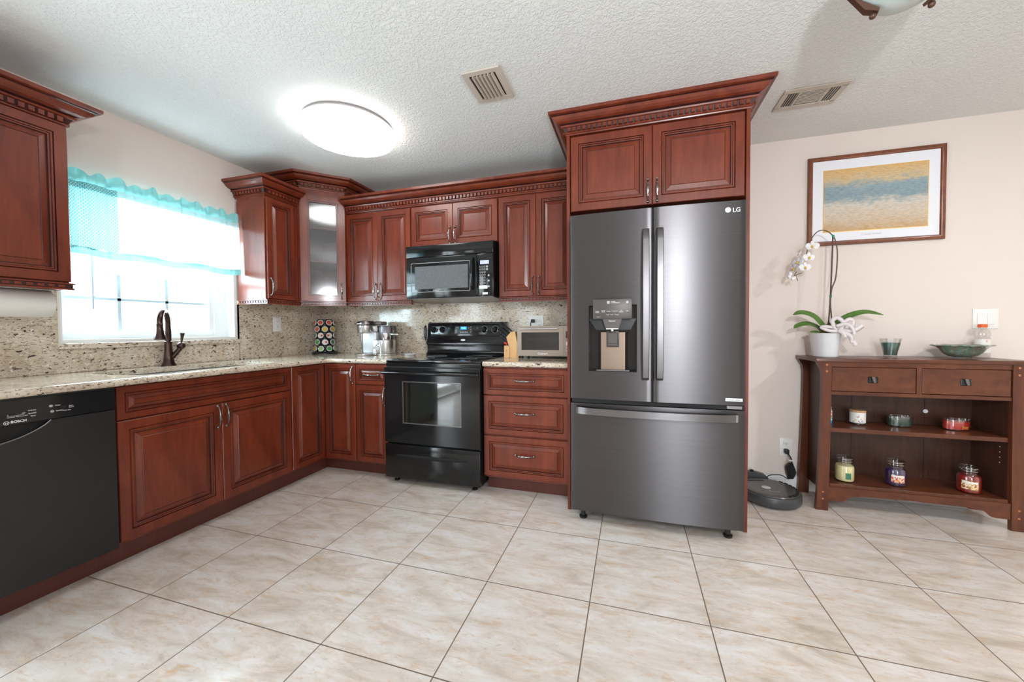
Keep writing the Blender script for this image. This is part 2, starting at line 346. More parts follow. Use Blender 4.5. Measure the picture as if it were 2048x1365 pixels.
# ------------------------------------------------------------------ mesh builder
class MB:
    def __init__(s, M=None): s.bm = bmesh.new(); s.mi = 0; s.M = M or Matrix.Identity(4)
    def v(s, p): return s.bm.verts.new(s.M @ Vector(p))
    def f(s, vs, mi=None):
        try: fc = s.bm.faces.new(vs)
        except ValueError: return None
        fc.material_index = s.mi if mi is None else mi
        return fc
    def box(s, x0, x1, y0, y1, z0, z1, mi=None):
        P = [s.v(p) for p in ((x0, y0, z0), (x1, y0, z0), (x1, y1, z0), (x0, y1, z0), (x0, y0, z1), (x1, y0, z1), (x1, y1, z1), (x0, y1, z1))]
        for q in ((3, 2, 1, 0), (4, 5, 6, 7), (0, 1, 5, 4), (1, 2, 6, 5), (2, 3, 7, 6), (3, 0, 4, 7)): s.f([P[i] for i in q], mi)
        return s
    def rbox(s, x0, x1, y0, y1, z0, z1, r=.004, seg=2, mi=None):
        b = bmesh.new(); bmesh.ops.create_cube(b, size=1)
        for v in b.verts: v.co = Vector(((x0+x1)/2+v.co.x*(x1-x0), (y0+y1)/2+v.co.y*(y1-y0), (z0+z1)/2+v.co.z*(z1-z0)))
        bmesh.ops.bevel(b, geom=b.edges[:], offset=r, segments=seg, affect='EDGES', profile=.5)
        s.merge(b, mi); return s
    def merge(s, b, mi=None):
        mp = {v: s.v(v.co) for v in b.verts}
        for fc in b.faces: s.f([mp[v] for v in fc.verts], mi)
        b.free()
    def prism(s, pts, axis, a, b_, mi=None):
        """closed polygon pts (2D) extruded along axis from a to b_"""
        def P(p, t):
            return {'x': (t, p[0], p[1]), 'y': (p[0], t, p[1]), 'z': (p[0], p[1], t)}[axis]
        A = [s.v(P(p, a)) for p in pts]; B = [s.v(P(p, b_)) for p in pts]; n = len(pts)
        s.f(A, mi); s.f(B[::-1], mi)
        for i in range(n): s.f([A[i], B[i], B[(i+1) % n], A[(i+1) % n]], mi)
        return s
    def lathe(s, prof, c=(0, 0, 0), n=32, mi=None, sx=1, sy=1, close=False, rot=None):
        rings = []
        R = rot or Matrix.Identity(3)
        for (r, z) in prof:
            if r < 1e-6: rings.append([s.v(Vector(c)+R @ Vector((0, 0, z)))])
            else: rings.append([s.v(Vector(c)+R @ Vector((r*math.cos(2*PI*k/n)*sx, r*math.sin(2*PI*k/n)*sy, z))) for k in range(n)])
        for i in range(len(rings)-1):
            a, b = rings[i], rings[i+1]
            for k in range(n):
                q = [a[k % len(a)], a[(k+1) % len(a)], b[(k+1) % len(b)], b[k % len(b)]]
                u = []
                for t in q:
                    if t not in u: u.append(t)
                if len(u) >= 3: s.f(u, mi)
        return s
    def tube(s, pts, rad, n=10, mi=None, cap=True, flat=1.0):
        pts = [Vector(p) for p in pts]
        if isinstance(rad, (int, float)): rad = [rad]*len(pts)
        rings = []; up = None
        for i, p in enumerate(pts):
            t = (pts[min(i+1, len(pts)-1)]-pts[max(i-1, 0)]).normalized()
            if up is None:
                up = Vector((0, 0, 1)) if abs(t.z) < .9 else Vector((1, 0, 0))
            a = t.cross(up).normalized(); b = a.cross(t).normalized(); up = b
            rings.append([s.v(p+a*math.cos(2*PI*k/n)*rad[i]+b*math.sin(2*PI*k/n)*rad[i]*flat) for k in range(n)])
        for i in range(len(rings)-1):
            for k in range(n): s.f([rings[i][k], rings[i][(k+1) % n], rings[i+1][(k+1) % n], rings[i+1][k]], mi)
        if cap: s.f(rings[0][::-1], mi); s.f(rings[-1], mi)
        return s
    def ball(s, c, r, mi=None, n=12, sz=1):
        return s.lathe([(r*math.sin(PI*i/8), -r*sz*math.cos(PI*i/8)) for i in range(9)], c, n, mi)
    def grid(s, fn, nu, nv, mi=None):
        G = [[s.v(fn(i/nu, j/nv)) for j in range(nv+1)] for i in range(nu+1)]
        for i in range(nu):
            for j in range(nv): s.f([G[i][j], G[i+1][j], G[i+1][j+1], G[i][j+1]], mi)
        return s
    def rings(s, w, h, prof, mis=None):
        """nested rectangles in the local xz plane facing -y; prof = (inset, depth y)"""
        prev = None
        for k, (i, y) in enumerate(prof):
            R = [s.v(p) for p in ((i, y, i), (w-i, y, i), (w-i, y, h-i), (i, y, h-i))]
            if prev:
                for j in range(4): s.f([prev[j], prev[(j+1) % 4], R[(j+1) % 4], R[j]], mis[k] if mis else None)
            else: s.f(R[::-1])
            prev = R
        s.f(prev); return s

def place(x, y, z, deg=0): return Matrix.Translation((x, y, z)) @ Matrix.Rotation(math.radians(deg), 4, 'Z')
def tag(o, label=None, cat=None, group=None, kind=None):
    if label: o['label'] = label
    if cat: o['category'] = cat
    if group: o['group'] = group
    if kind: o['kind'] = kind
    return o
def wloc(o):
    l = Vector((0, 0, 0))
    while o: l += o.location; o = o.parent
    return l
def obj(name, mb, mats, parent=None, base=None, solid=None, smooth=True):
    """mb in world coordinates -> mesh object; top-level gets its origin at base, parts share their thing's origin"""
    if isinstance(mats, str): mats = [mats]
    me = bpy.data.meshes.new(name)
    bmesh.ops.recalc_face_normals(mb.bm, faces=mb.bm.faces)
    org = wloc(parent) if parent else Vector(base or (0, 0, 0))
    if base is None or parent:
        # part origin = its own centre
        c = Vector((0, 0, 0))
        if len(mb.bm.verts):
            lo = Vector([min(v.co[i] for v in mb.bm.verts) for i in range(3)]); hi = Vector([max(v.co[i] for v in mb.bm.verts) for i in range(3)])
            c = (lo+hi)/2
            if not parent: c = Vector((c.x, c.y, lo.z))
    else: c = org
    bmesh.ops.translate(mb.bm, verts=mb.bm.verts, vec=-c)
    mb.bm.to_mesh(me); mb.bm.free()
    for m in mats: me.materials.append(MATS[m])
    if smooth:
        me.polygons.foreach_set('use_smooth', [True]*len(me.polygons)); me.set_sharp_from_angle(angle=math.radians(34))
    o = bpy.data.objects.new(name, me); COL.objects.link(o)
    if parent: o.parent = parent; o.location = c-org
    else: o.location = c
    if solid:
        md = o.modifiers.new('thick', 'SOLIDIFY'); md.thickness = solid; md.offset = 0
    return o
def thing(name, label, cat, loc, group=None):
    o = bpy.data.objects.new(name, None); COL.objects.link(o); o.location = loc; o.empty_display_size = .1
    return tag(o, label, cat, group)
def struct(name, mb, mats, base=None, label=None):
    o = obj(name, mb, mats, None, base or (0, 0, 0)); o['kind'] = 'structure'
    if label: o['label'] = label
    return o
def text(name, s, size, loc, parent, mat='white_print', deg=0, ext=.0004, align='CENTER', bold=0.0, pitch=90):
    cu = bpy.data.curves.new(name, 'FONT'); cu.body = s; cu.size = size; cu.extrude = ext; cu.align_x = align; cu.align_y = 'CENTER'; cu.offset = bold
    to = bpy.data.objects.new(name+'_tmp', cu); COL.objects.link(to)
    bpy.context.view_layer.update()
    me = bpy.data.meshes.new_from_object(to.evaluated_get(bpy.context.evaluated_depsgraph_get()))
    bpy.data.objects.remove(to); bpy.data.curves.remove(cu)
    me.name = name
    me.transform(Matrix.Rotation(math.radians(deg), 4, 'Z') @ Matrix.Rotation(math.radians(pitch), 4, 'X'))
    me.materials.clear(); me.materials.append(MATS[mat])
    o = bpy.data.objects.new(name, me); COL.objects.link(o); o.parent = parent; o.location = Vector(loc)-wloc(parent)
    return o

# ------------------------------------------------------------------ room shell
H = 2.435; XR = 6.6; YR = -6.0
WY0, WY1, WZ0, WZ1 = -1.838, -.873, 1.075, 2.03     # kitchen window opening
struct('floor', MB().box(-.15, XR+.15, YR-.15, .15, -.12, 0), 'floor_tile')
struct('ceiling', MB().box(-.15, XR+.15, YR-.15, .15, H, H+.12), 'ceiling_texture')
def wall_y(x0, x1, holes, ya, yb):      # wall between x0,x1 (depth) running along y with holes (y0,y1,z0,z1)
    m = MB(); ys = sorted({ya, yb, *[h[0] for h in holes], *[h[1] for h in holes]})
    for a, b in zip(ys, ys[1:]):
        hs = [h for h in holes if h[0] <= a and h[1] >= b]
        if hs: m.box(x0, x1, a, b, 0, hs[0][2]) if hs[0][2] > 0 else None; m.box(x0, x1, a, b, hs[0][3], H)
        else: m.box(x0, x1, a, b, 0, H)
    return m
struct('wall_left', wall_y(-.15, 0, [(WY0, WY1, WZ0, WZ1), (-4.62, -2.70, 0, 2.05)], YR, 0), 'wall_paint')
struct('wall_back', MB().box(-.15, XR+.15, 0, .15, 0, H), 'wall_paint')
struct('wall_right', MB().box(XR, XR+.15, YR, 0, 0, H), 'wall_paint')
m = MB()
for a, b, z0, z1 in ((-.15, .12, 0, H), (.12, .75, 0, 1.1), (.12, .75, 2.0, H), (.75, 3.55, 0, H), (3.55, 4.35, 2.1, H), (4.35, XR+.15, 0, H)): m.box(a, b, YR-.15, YR, z0, z1)
struct('wall_rear', m, 'wall_paint')
struct('baseboard_back', MB().prism([(0, 0), (-.014, 0), (-.014, .075), (-.009, .09), (-.009, .097), (0, .097)], 'x', 3.577, XR), 'white_trim')
struct('baseboard_right', MB().box(XR-.014, XR, YR, -.014, 0, .095), 'white_trim')

# kitchen window: white jamb, two sashes with muntins, glass, wand
wd = obj('window_1', MB().box(-.15, -.13, WY0, WY1, WZ0, WZ0+.03).box(-.15, -.13, WY0, WY1, WZ1-.03, WZ1).box(-.15, -.13, WY0, WY0+.03, WZ0, WZ1).box(-.15, -.13, WY1-.03, WY1, WZ0, WZ1), 'white_trim', None, (0, -1.36, 1.075))
wd['kind'] = 'structure'
m = MB()
m.box(-.13, .004, WY0, WY0+.022, WZ0, WZ1).box(-.13, .004, WY1-.022, WY1, WZ0, WZ1).box(-.13, .004, WY0+.022, WY1-.022, WZ0, WZ0+.020).box(-.13, .004, WY0+.022, WY1-.022, WZ1-.02, WZ1)
m.box(-.13, -.085, WY0+.022, WY0+.05, WZ0+.02, WZ1-.02).box(-.13, -.085, WY1-.105, WY1-.022, WZ0+.02, WZ1-.02).box(-.13, -.085, WY0+.05, WY1-.105, WZ0+.02, WZ0+.045)
obj('window_frame', m, 'white_trim', wd)
m = MB(); a, b = WY0+.055, WY1-.115
m.box(-.115, -.080, a, b, WZ0+.045, WZ0+.072).box(-.115, -.080, a, b, 1.488, 1.52).box(-.115, -.080, a, a+.012, WZ0+.072, 1.488).box(-.115, -.080, b-.032, b, WZ0+.072, 1.488)
obj('sash', m, 'white_trim', wd)
obj('upper_sash', MB().box(-.128, -.118, a, b, 1.505, 1.53).box(-.128, -.118, a, b, WZ1-.05, WZ1-.02), 'white_trim', wd)
m = MB(); m.box(-.103, -.097, -1.535, -1.517, WZ0+.07, 1.49).box(-.103, -.097, -1.285, -1.267, WZ0+.07, 1.49).box(-.103, -.097, a, b, 1.329, 1.345)
obj('muntin', m, 'muntin_white', wd)
m = MB(); m.box(-.1245, -.1205, a, b, 1.53, WZ1-.05).box(-.1015, -.0985, a+.01, b-.03, WZ0+.071, 1.49)
obj('window_pane', m, 'window_glass', wd)
obj('blind_wand', MB().tube([(-.05, -1.667, 1.95), (-.05, -1.667, 1.27)], .005, 8).ball((-.05, -1.667, 1.34), .010), 'wand', wd)
obj('window_sill', MB().rbox(-.002, .032, WY0-.012, WY1+.002, 1.044, 1.075, .004), 'granite', wd)

# sliding glass door and rear glass door and window (behind the camera, they light the room)
def glazed(name, x0, x1, y0, y1, z0, z1, along, nm):
    m = MB(); t = .05
    if along == 'y':
        m.box(x0, x1, y0, y1, z1-t, z1).box(x0, x1, y0, y1, z0, z0+t*.6).box(x0, x1, y0, y0+t, z0, z1).box(x0, x1, y1-t, y1, z0, z1).box(x0, x1, (y0+y1)/2-t/2, (y0+y1)/2+t/2, z0, z1)
        g = MB().box((x0+x1)/2-.003, (x0+x1)/2+.003, y0+t, y1-t, z0+.03, z1-t)
    else:
        m.box(x0, x1, y0, y1, z1-t, z1).box(x0, x1, y0, y1, z0, z0+t*.6).box(x0, x0+t, y0, y1, z0, z1).box(x1-t, x1, y0, y1, z0, z1)
        g = MB().box(x0+t, x1-t, (y0+y1)/2-.003, (y0+y1)/2+.003, z0+.03, z1-t)
    o = obj(name, m, 'white_trim', None, ((x0+x1)/2, (y0+y1)/2, z0)); o['kind'] = 'structure'
    obj(nm, g, 'window_glass', o); return o
glazed('door_1', -.11, -.05, -4.62, -2.70, 0, 2.05, 'y', 'door_pane')
glazed('door_2', 3.55, 4.35, -6.11, -6.05, 0, 2.1, 'x', 'door_pane')
glazed('window_2', .12, .75, -6.11, -6.05, 1.1, 2.0, 'x', 'window_pane')
# outdoors
struct('patio_ground', MB().box(-3.2, -.16, -7, 1.5, -.16, -.06).box(-3.2, 8, -9, -6.16, -.16, -.06), 'patio')
struct('lawn_ground', MB().box(-16, -3.2, -14, 8, -.17, -.07).box(-3.2, 10, -18, -9, -.17, -.07), 'grass')
def hedge(name, x0, x1, y0, y1, h, label):
    m = MB(); rr = random.Random(3)
    def fn(u, v): 
        a = u*2*PI; cx, cy = (x0+x1)/2, (y0+y1)/2
        rr_ = 1+.18*math.sin(7*a+9*v)+.12*math.sin(13*a-5*v)
        k = math.sin(PI*min(.5, v*.6+.12)) if v < .9 else .6
        return (cx+(x1-x0)/2*math.cos(a)*rr_*k, cy+(y1-y0)/2*math.sin(a)*rr_*k, -.08+h*v*(1+.08*math.sin(11*a)))
    m.grid(fn, 60, 14)
    return tag(obj(name, m, 'hedge_leaf', None, ((x0+x1)/2, (y0+y1)/2, -.08)), label, 'bush')
hedge('garden_bush', -4.6, -2.7, -6.4, -2.6, 1.7, 'leafy bush on the lawn beyond the sliding glass door')

# ------------------------------------------------------------------ cabinet parts
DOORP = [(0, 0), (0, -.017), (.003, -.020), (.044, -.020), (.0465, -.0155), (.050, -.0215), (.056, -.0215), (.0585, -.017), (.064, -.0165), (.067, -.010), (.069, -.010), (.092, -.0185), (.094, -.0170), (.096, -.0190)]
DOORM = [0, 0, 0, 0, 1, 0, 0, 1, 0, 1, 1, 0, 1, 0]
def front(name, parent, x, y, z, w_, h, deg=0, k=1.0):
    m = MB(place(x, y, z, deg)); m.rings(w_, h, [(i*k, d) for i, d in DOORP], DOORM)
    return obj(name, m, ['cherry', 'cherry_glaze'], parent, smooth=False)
def pull(parent, x, y, z, deg=0, vert=True, L=.128, name='handle'):
    """arched pewter pull centred on x,y,z of the front surface, standing proud of it"""
    m = MB(place(x, y, z, deg)); pts = []; rad = []
    n = 20
    for i in range(n+1):
        t = i/n; s_ = (t-.5)*L
        d = -.004-.024*math.sin(PI*t)**.55
        side = 0
        r = .0036+.0048*max(0, math.cos((t-.5)*PI*1.9))**1.2 if abs(t-.5) < .26 else .0036
        if abs(abs(t-.5)-.28) < .03: r = .0060
        pts.append((0, d, s_) if vert else (s_, d, 0)); rad.append(r)
    m.tube(pts, rad, 10)
    for s_ in (-L/2, L/2):
        c = (0, -.004, s_) if vert else (s_, -.004, 0)
        m.ball(c, .0088, n=10)
    return obj(name, m, 'pewter', parent)
def sweep(m, path, prof, closed=False, z0=0):
    """mitred moulding: path = xy polyline, outward = right-hand side of travel; prof = (out, z)"""
    n = len(path); P = [Vector(p) for p in path]; R = []
    for i in range(n):
        d0 = (P[i]-P[i-1]).normalized() if i > 0 else None
        d1 = (P[i+1]-P[i]).normalized() if i < n-1 else None
        if d0 is None: nrm = Vector((d1.y, -d1.x)); k = 1
        elif d1 is None: nrm = Vector((d0.y, -d0.x)); k = 1
        else:
            n0 = Vector((d0.y, -d0.x)); n1 = Vector((d1.y, -d1.x)); nrm = (n0+n1).normalized(); k = 1/max(.3, nrm.dot(n0))
        R.append([m.v((P[i].x+nrm.x*o*k, P[i].y+nrm.y*o*k, z0+z)) for o, z in prof])
    L = len(prof)
    for i in range(n-1):
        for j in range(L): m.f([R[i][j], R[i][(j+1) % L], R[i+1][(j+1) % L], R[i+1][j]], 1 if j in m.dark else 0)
    m.f(R[0]); m.f(R[-1][::-1])
CROWN = [(-.012, -.012), (.004, -.012), (.006, -.006), (.014, -.004), (.014, .004), (.008, .006), (.022, .030), (.030, .032), (.034, .040), (.026, .043), (.040, .050), (.056, .056), (.070, .066), (.080, .079), (.088, .082), (.084, .085), (.098, .088), (.100, .105), (-.012, .105)]
def dent(m, path, out, zc, hh, sp, wdt, dep):
    for a, b in zip(path, path[1:]):
        a, b = Vector(a), Vector(b); d = (b-a); L = d.length; d.normalize(); nn = Vector((d.y, -d.x)); k = int(L/sp)
        ang = math.degrees(math.atan2(d.y, d.x))
        for i in range(k):
            p = a+d*(sp*(i+.5)+(L-k*sp)/2)
            mm = m.M; m.M = place(p.x, p.y, 0, ang); m.box(-wdt/2, wdt/2, -out-dep, -out, zc-hh/2, zc+hh/2, 0); m.M = mm
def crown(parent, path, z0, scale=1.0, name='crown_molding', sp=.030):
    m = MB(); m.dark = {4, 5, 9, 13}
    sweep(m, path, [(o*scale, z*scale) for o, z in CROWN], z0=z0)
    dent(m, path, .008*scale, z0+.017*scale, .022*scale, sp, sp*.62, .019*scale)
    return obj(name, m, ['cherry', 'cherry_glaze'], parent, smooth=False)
RAIL = [(-.018, .0), (.0, .0), (.012, -.002), (.012, -.008), (.006, -.010), (.006, -.026), (.010, -.028), (.010, -.036), (-.018, -.036)]
def rail(parent, path, z0, name='light_rail', sp=.026):
    m = MB(); m.dark = {3, 4, 5}
    sweep(m, path, RAIL, z0=z0)
    dent(m, path, .006, z0-.018, .012, sp, sp*.6, .004)
    return obj(name, m, ['cherry', 'cherry_glaze'], parent, smooth=False)

def carcass(parent, x0, x1, y0, y1, z0, z1, name='body'):
    return obj(name, MB().rbox(x0, x1, y0, y1, z0, z1, .0015, 1), 'cherry', parent)

UZ0, UZ1 = 1.383, 2.142      # upper doors
# --- upper run on the back wall
def upper(label, x0, x1, z0, nd, pulls, hidden_rail=False):
    t = thing('wall_cabinet', label, 'cabinet', ((x0+x1)/2, -.16, z0), 'upper cabinets of the back wall run')
    carcass(t, x0, x1, -.310, -.021, z0, 2.165)
    w_ = (x1-x0-.004)/nd
    for i in range(nd):
        d = front('door', t, x0+.002+i*w_+.001, -.310, z0+.002, w_-.002, UZ1-z0-.002, k=min(1, w_/.30*.98))
        px = x0+.002+(i+1)*w_-.024 if (i % 2 == 0) else x0+.002+i*w_+.024
        pull(d, px, -.330, z0+pulls, 0)
    if not hidden_rail: rail(t, [(x0, -.322), (x1, -.322)], z0)
    return t
upper('upper cabinet with two narrow doors between the glass-door corner cabinet and the microwave', .568, 1.215, UZ0, 2, .085)
t = upper('short upper cabinet with two square doors directly above the microwave', 1.219, 1.979, 1.815, 2, .075, True)
upper('upper cabinet with two tall doors between the microwave and the refrigerator', 1.983, 2.574, UZ0, 2, .080)
# crown over the run
t = thing('crown_molding', 'long dentil crown moulding over the back wall upper cabinets, ending at the refrigerator surround', 'moulding', (1.6, -.33, 2.165))
crown(t, [(.580, -.322), (2.574, -.322)], 2.165, name='molding')
# --- diagonal glass corner cabinet
t = thing('corner_cabinet', 'tall diagonal corner wall cabinet with one frosted glass door', 'cabinet', (.25, -.25, UZ0))
A = (.325, -.575); B = (.565, -.335)
def poly5(m, z0, z1, ins=0): m.prism([(.021, -.021), (.021, -.575), (.325, -.575), (.565, -.335), (.565, -.021)], 'z', z0, z1)
m = MB(); th = .018
poly5(m, UZ0, UZ0+th); poly5(m, 2.30, 2.335); 
m.box(.021, .031, -.575, -.021, UZ0+th, 2.30).box(.031, .565, -.031, -.021, UZ0+th, 2.30)
m.box(.031, .325, -.575, -.560, UZ0+th, 2.30).box(.550, .565, -.335, -.031, UZ0+th, 2.30)
# face frame stiles on the diagonal
DL = math.hypot(.240, .240)
m.M = place(A[0], A[1], 0, 45); m.box(0, .022, -.001, .018, UZ0, 2.335).box(DL-.022, DL, -.001, .018, UZ0, 2.335).box(.022, DL-.022, -.001, .018, 2.262, 2.335); m.M = Matrix.Identity(4)
obj('body', m, 'cherry', t)
obj('shelf', MB().prism([(.032, -.032), (.032, -.559), (.320, -.559), (.549, -.330), (.549, -.032)], 'z', 1.72, 1.735), 'cherry', t)
obj('shelf', MB().prism([(.032, -.032), (.032, -.559), (.320, -.559), (.549, -.330), (.549, -.032)], 'z', 2.00, 2.015), 'cherry', t)
dw_, dh = DL-.044+.02, 2.262-UZ0+.004
m = MB(place(A[0], A[1], UZ0+.002, 45) @ Matrix.Translation((.012, -.002, 0)))
fr = .050
for (i0, i1, y0, y1, mi) in ((0, fr-.008, -.020, 0, 0), (fr-.008, fr-.004, -.016, 0, 1), (fr-.004, fr+.004, -.018, 0, 0), (fr+.004, fr+.008, -.012, 0, 1)):
    m.box(i0, i1, y0, y1, i0, dh-i0, mi).box(dw_-i1, dw_-i0, y0, y1, i0, dh-i0, mi).box(i1, dw_-i1, y0, y1, i0, i1, mi).box(i1, dw_-i1, y0, y1, dh-i1, dh-i0, mi)
d = obj('door', m, ['cherry', 'cherry_glaze'], t, smooth=False)
obj('glass_pane', MB(m.M if False else place(A[0], A[1], UZ0+.002, 45) @ Matrix.Translation((.012, -.002, 0))).box(fr+.006, dw_-fr-.006, -.009, -.005, fr+.006, dh-fr-.006), 'cabinet_glass', d)
pc = place(A[0], A[1], 0, 45) @ Vector((.012+dw_-.022, -.022, 1.475))
pull(d, pc.x, pc.y, 1.475, 45)
crown(t, [(.002, -.575), (.325, -.575), (.565, -.335), (.565, -.002)], 2.333, .97)
rail(t, [(.20, -.575), (.325, -.575), (.565, -.335), (.565, -.20)], UZ0)
# --- narrow cabinet on the window wall beside the window
t = thing('wall_cabinet', 'narrow one-door upper cabinet right of the window, its shiny side facing the window', 'cabinet', (.16, -.74, UZ0))
carcass(t, .021, .296, -.866, -.577, UZ0-.004, 2.185)
obj('side_panel', MB().rbox(.021, .300, -.872, -.866, UZ0-.006, 2.142, .001, 1), 'cherry', t)
d = front('door', t, .296, -.862, UZ0, .240, 2.155-UZ0, 90, .80)
pull(d, .316, -.842, 1.475, 90)
crown(t, [(.002, -.866), (.300, -.866), (.300, -.577)], 2.178)
rail(t, [(.021, -.868), (.312, -.868), (.312, -.580)], UZ0-.004)
# --- near upper cabinet at the picture's left edge
t = thing('wall_cabinet', 'large dark upper cabinet left of the window, above the paper towel roll', 'cabinet', (.16, -2.36, UZ0))
carcass(t, .021, .296, -2.555, -1.908, UZ0-.004, 2.160)
for i in range(2):
    d = front('door', t, .296, -2.552+i*.3235, UZ0, .3205, 2.140-UZ0, 90, 1.0)
    pull(d, .316, -2.552+.3235+(-.024 if i == 0 else .024), 1.475, 90)
crown(t, [(.296, -2.555), (.296, -1.908), (.002, -1.908)], 2.150)
rail(t, [(.308, -2.555), (.308, -1.910), (.002, -1.910)], UZ0-.004, sp=.034)

# --- refrigerator surround
t = thing('refrigerator_cabinet', 'tall cherry surround with two doors above the refrigerator and a wide crown', 'cabinet', (3.076, -.36, 0))
obj('side_panel', MB().rbox(2.577, 2.596, -.730, -.002, 0, 2.335, .0015, 1), 'cherry', t)
obj('side_panel', MB().rbox(3.556, 3.575, -.730, -.002, 0, 2.335, .0015, 1), 'cherry', t)
carcass(t, 2.5965, 3.5555, -.708, -.002, 1.858, 2.335)
for i in range(2):
    x0 = 2.602+i*.4755
    d = front('door', t, x0, -.708, 1.858, .4725, 2.312-1.858, 0, 1.05)
    pull(d, x0+(.4725-.024 if i == 0 else .024), -.728, 1.938)
crown(t, [(2.577, -.002), (2.577, -.730), (3.575, -.730), (3.575, -.002)], 2.332, .97)

# --- base cabinets
BZ0, BZ1 = .122, .873
def basebody(t, x0, x1, y0, y1): return carcass(t, x0, x1, y0, y1, .105, .880)
t = thing('base_cabinet', 'wide sink base cabinet with two doors under a false drawer front', 'cabinet', (.3, -1.42, .105))
# open-topped box (the sink hangs in it)
obj('body', MB().box(.002, .592, -1.908, -1.890, .105, .882).box(.002, .592, -.962, -.944, .105, .882).box(.002, .592, -1.890, -.962, .105, .123).box(.002, .02, -1.890, -.962, .123, .6).box(.572, .592, -1.890, -.962, .123, .882), 'cherry', t)
front('drawer_front', t, .592, -1.903, .712, .955, .161, 90, .72)
d = front('door', t, .592, -1.903, BZ0, .476, .583, 90); pull(d, .612, -1.903+.476-.026, .630, 90)
d = front('door', t, .592, -1.425, BZ0, .476, .583, 90); pull(d, .612, -1.425+.020, .630, 90)
t = thing('corner_base_cabinet', 'inner corner base cabinet with two doors meeting at a right angle', 'cabinet', (.3, -.3, .105))
obj('body', MB().prism([(.002, -.002), (.002, -.943), (.592, -.943), (.592, -.622), (.905, -.622), (.905, -.002)], 'z', .105, .882), 'cherry', t)
front('door', t, .592, -.942, BZ0, .297, BZ1-BZ0, 90, .85)
d = front('door', t, .615, -.622, BZ0, .288, BZ1-BZ0, 0, .85); pull(d, .615+.288-.018, -.642, .788)
t = thing('base_cabinet', 'narrow base cabinet with one drawer over one door, left of the range', 'cabinet', (1.055, -.31, .105))
basebody(t, .909, 1.201, -.622, -.002)
d = front('drawer', t, .912, -.622, .720, .287, .153, 0, .66); pull(d, 1.056, -.640, .795, 0, False)
d = front('door', t, .912, -.622, BZ0, .287, .590, 0, .85); pull(d, 1.175, -.642, .630)
t = thing('base_cabinet', 'base cabinet with three stacked drawers between the range and the refrigerator', 'cabinet', (2.275, -.31, .105))
basebody(t, 1.973, 2.575, -.622, -.002)
for z0, z1, k in ((.688, .868, .72), (.412, .680, .85), (BZ0, .400, .85)):
    d = front('drawer', t, 1.977, -.622, z0, .596, z1-z0, 0, k); pull(d, 2.272, -.642 if z1 > .5 else -.641, (z0+z1)/2+(.01 if z0 > .6 else .02), 0, False)
tag(obj('end_panel', MB().rbox(.002, .612, -2.548, -2.528, 0, .880, .002, 1), 'cherry', None, (.3, -2.538, 0)), 'cherry end panel on the far left side of the dishwasher', 'cabinet panel')
# toe kicks
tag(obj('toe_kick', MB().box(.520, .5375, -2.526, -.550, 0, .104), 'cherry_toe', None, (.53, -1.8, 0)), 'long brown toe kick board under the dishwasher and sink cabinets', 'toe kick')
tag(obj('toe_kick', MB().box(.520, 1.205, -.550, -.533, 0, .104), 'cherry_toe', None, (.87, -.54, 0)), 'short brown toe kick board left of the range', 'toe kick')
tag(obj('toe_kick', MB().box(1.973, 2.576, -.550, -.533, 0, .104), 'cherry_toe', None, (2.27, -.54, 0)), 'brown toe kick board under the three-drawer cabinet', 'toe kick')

# --- counters
SX0, SX1, SY0, SY1 = .145, .560, -1.80, -.98
CT0, CT1 = .884, .914
m = MB(); XF = .640
m.box(.001, SX0, -2.555, -.001, CT0, CT1)            # behind sink
m.box(SX0, XF, -2.555, SY0, CT0, CT1).box(SX1, XF, SY0, SY1, CT0, CT1).box(SX0, XF, SY1, -.001, CT0, CT1)
m.box(XF, 1.204, -.630, -.001, CT0, CT1)
# rounded sink corners
for cx_, cy_, sx_, sy_ in ((SX0, SY0, 1, 1), (SX1, SY0, -1, 1), (SX0, SY1, 1, -1), (SX1, SY1, -1, -1)):
    r = .09; pts = [(cx_, cy_)]+[(cx_+sx_*(r-r*math.sin(a)), cy_+sy_*(r-r*math.cos(a))) for a in [i*PI/2/8 for i in range(9)]]
    m.prism(pts, 'z', CT0, CT1)
# inner corner fillet and bullnose
rf = .07; arc = [(XF+rf-rf*math.cos(a), -.630-rf+rf*math.sin(a)) for a in [i*PI/2/8 for i in range(9)]]
m.prism([(XF, -.630)]+arc, 'z', CT0, CT1)
m.dark = set()
NOSE = [(0, CT1)]+[(.008+.014*math.sin(a), (CT0+CT1)/2-.002+.017*math.cos(a)) for a in [i*PI/8 for i in range(9)]]+[(0, CT0-.004)]
sweep(m, [(XF, -2.555)]+arc+[(1.204, -.630)], NOSE)
tag(obj('countertop', m, 'granite', None, (.3, -1.5, CT0)), 'L-shaped speckled granite countertop along the window wall, with the sink cut into it', 'countertop')
m = MB(); m.dark = set(); m.box(1.973, 2.576, -.630, -.001, CT0, CT1); sweep(m, [(1.973, -.630), (2.576, -.630)], NOSE)
tag(obj('countertop', m, 'granite', None, (2.27, -.3, CT0)), 'short granite countertop under the toaster oven, right of the range', 'countertop')
# backsplashes
m = MB(); m.box(.001, .020, -2.555, WY0-.001, CT1+.001, 1.376).box(.001, .020, WY0-.001, WY1+.001, CT1+.001, 1.043).box(.001, .020, WY1+.003, -.873, CT1+.001, 1.345).box(.001, .020, -.873, -.001, CT1+.001, 1.376)
tag(obj('backsplash', m, 'granite', None, (.01, -1.5, CT1)), 'granite backsplash on the window wall around the window', 'backsplash')
tag(obj('backsplash', MB().box(.021, 2.576, -.020, -.001, CT1+.001, 1.815), 'granite', None, (1.3, -.01, CT1)), 'granite backsplash on the back wall behind the range', 'backsplash')

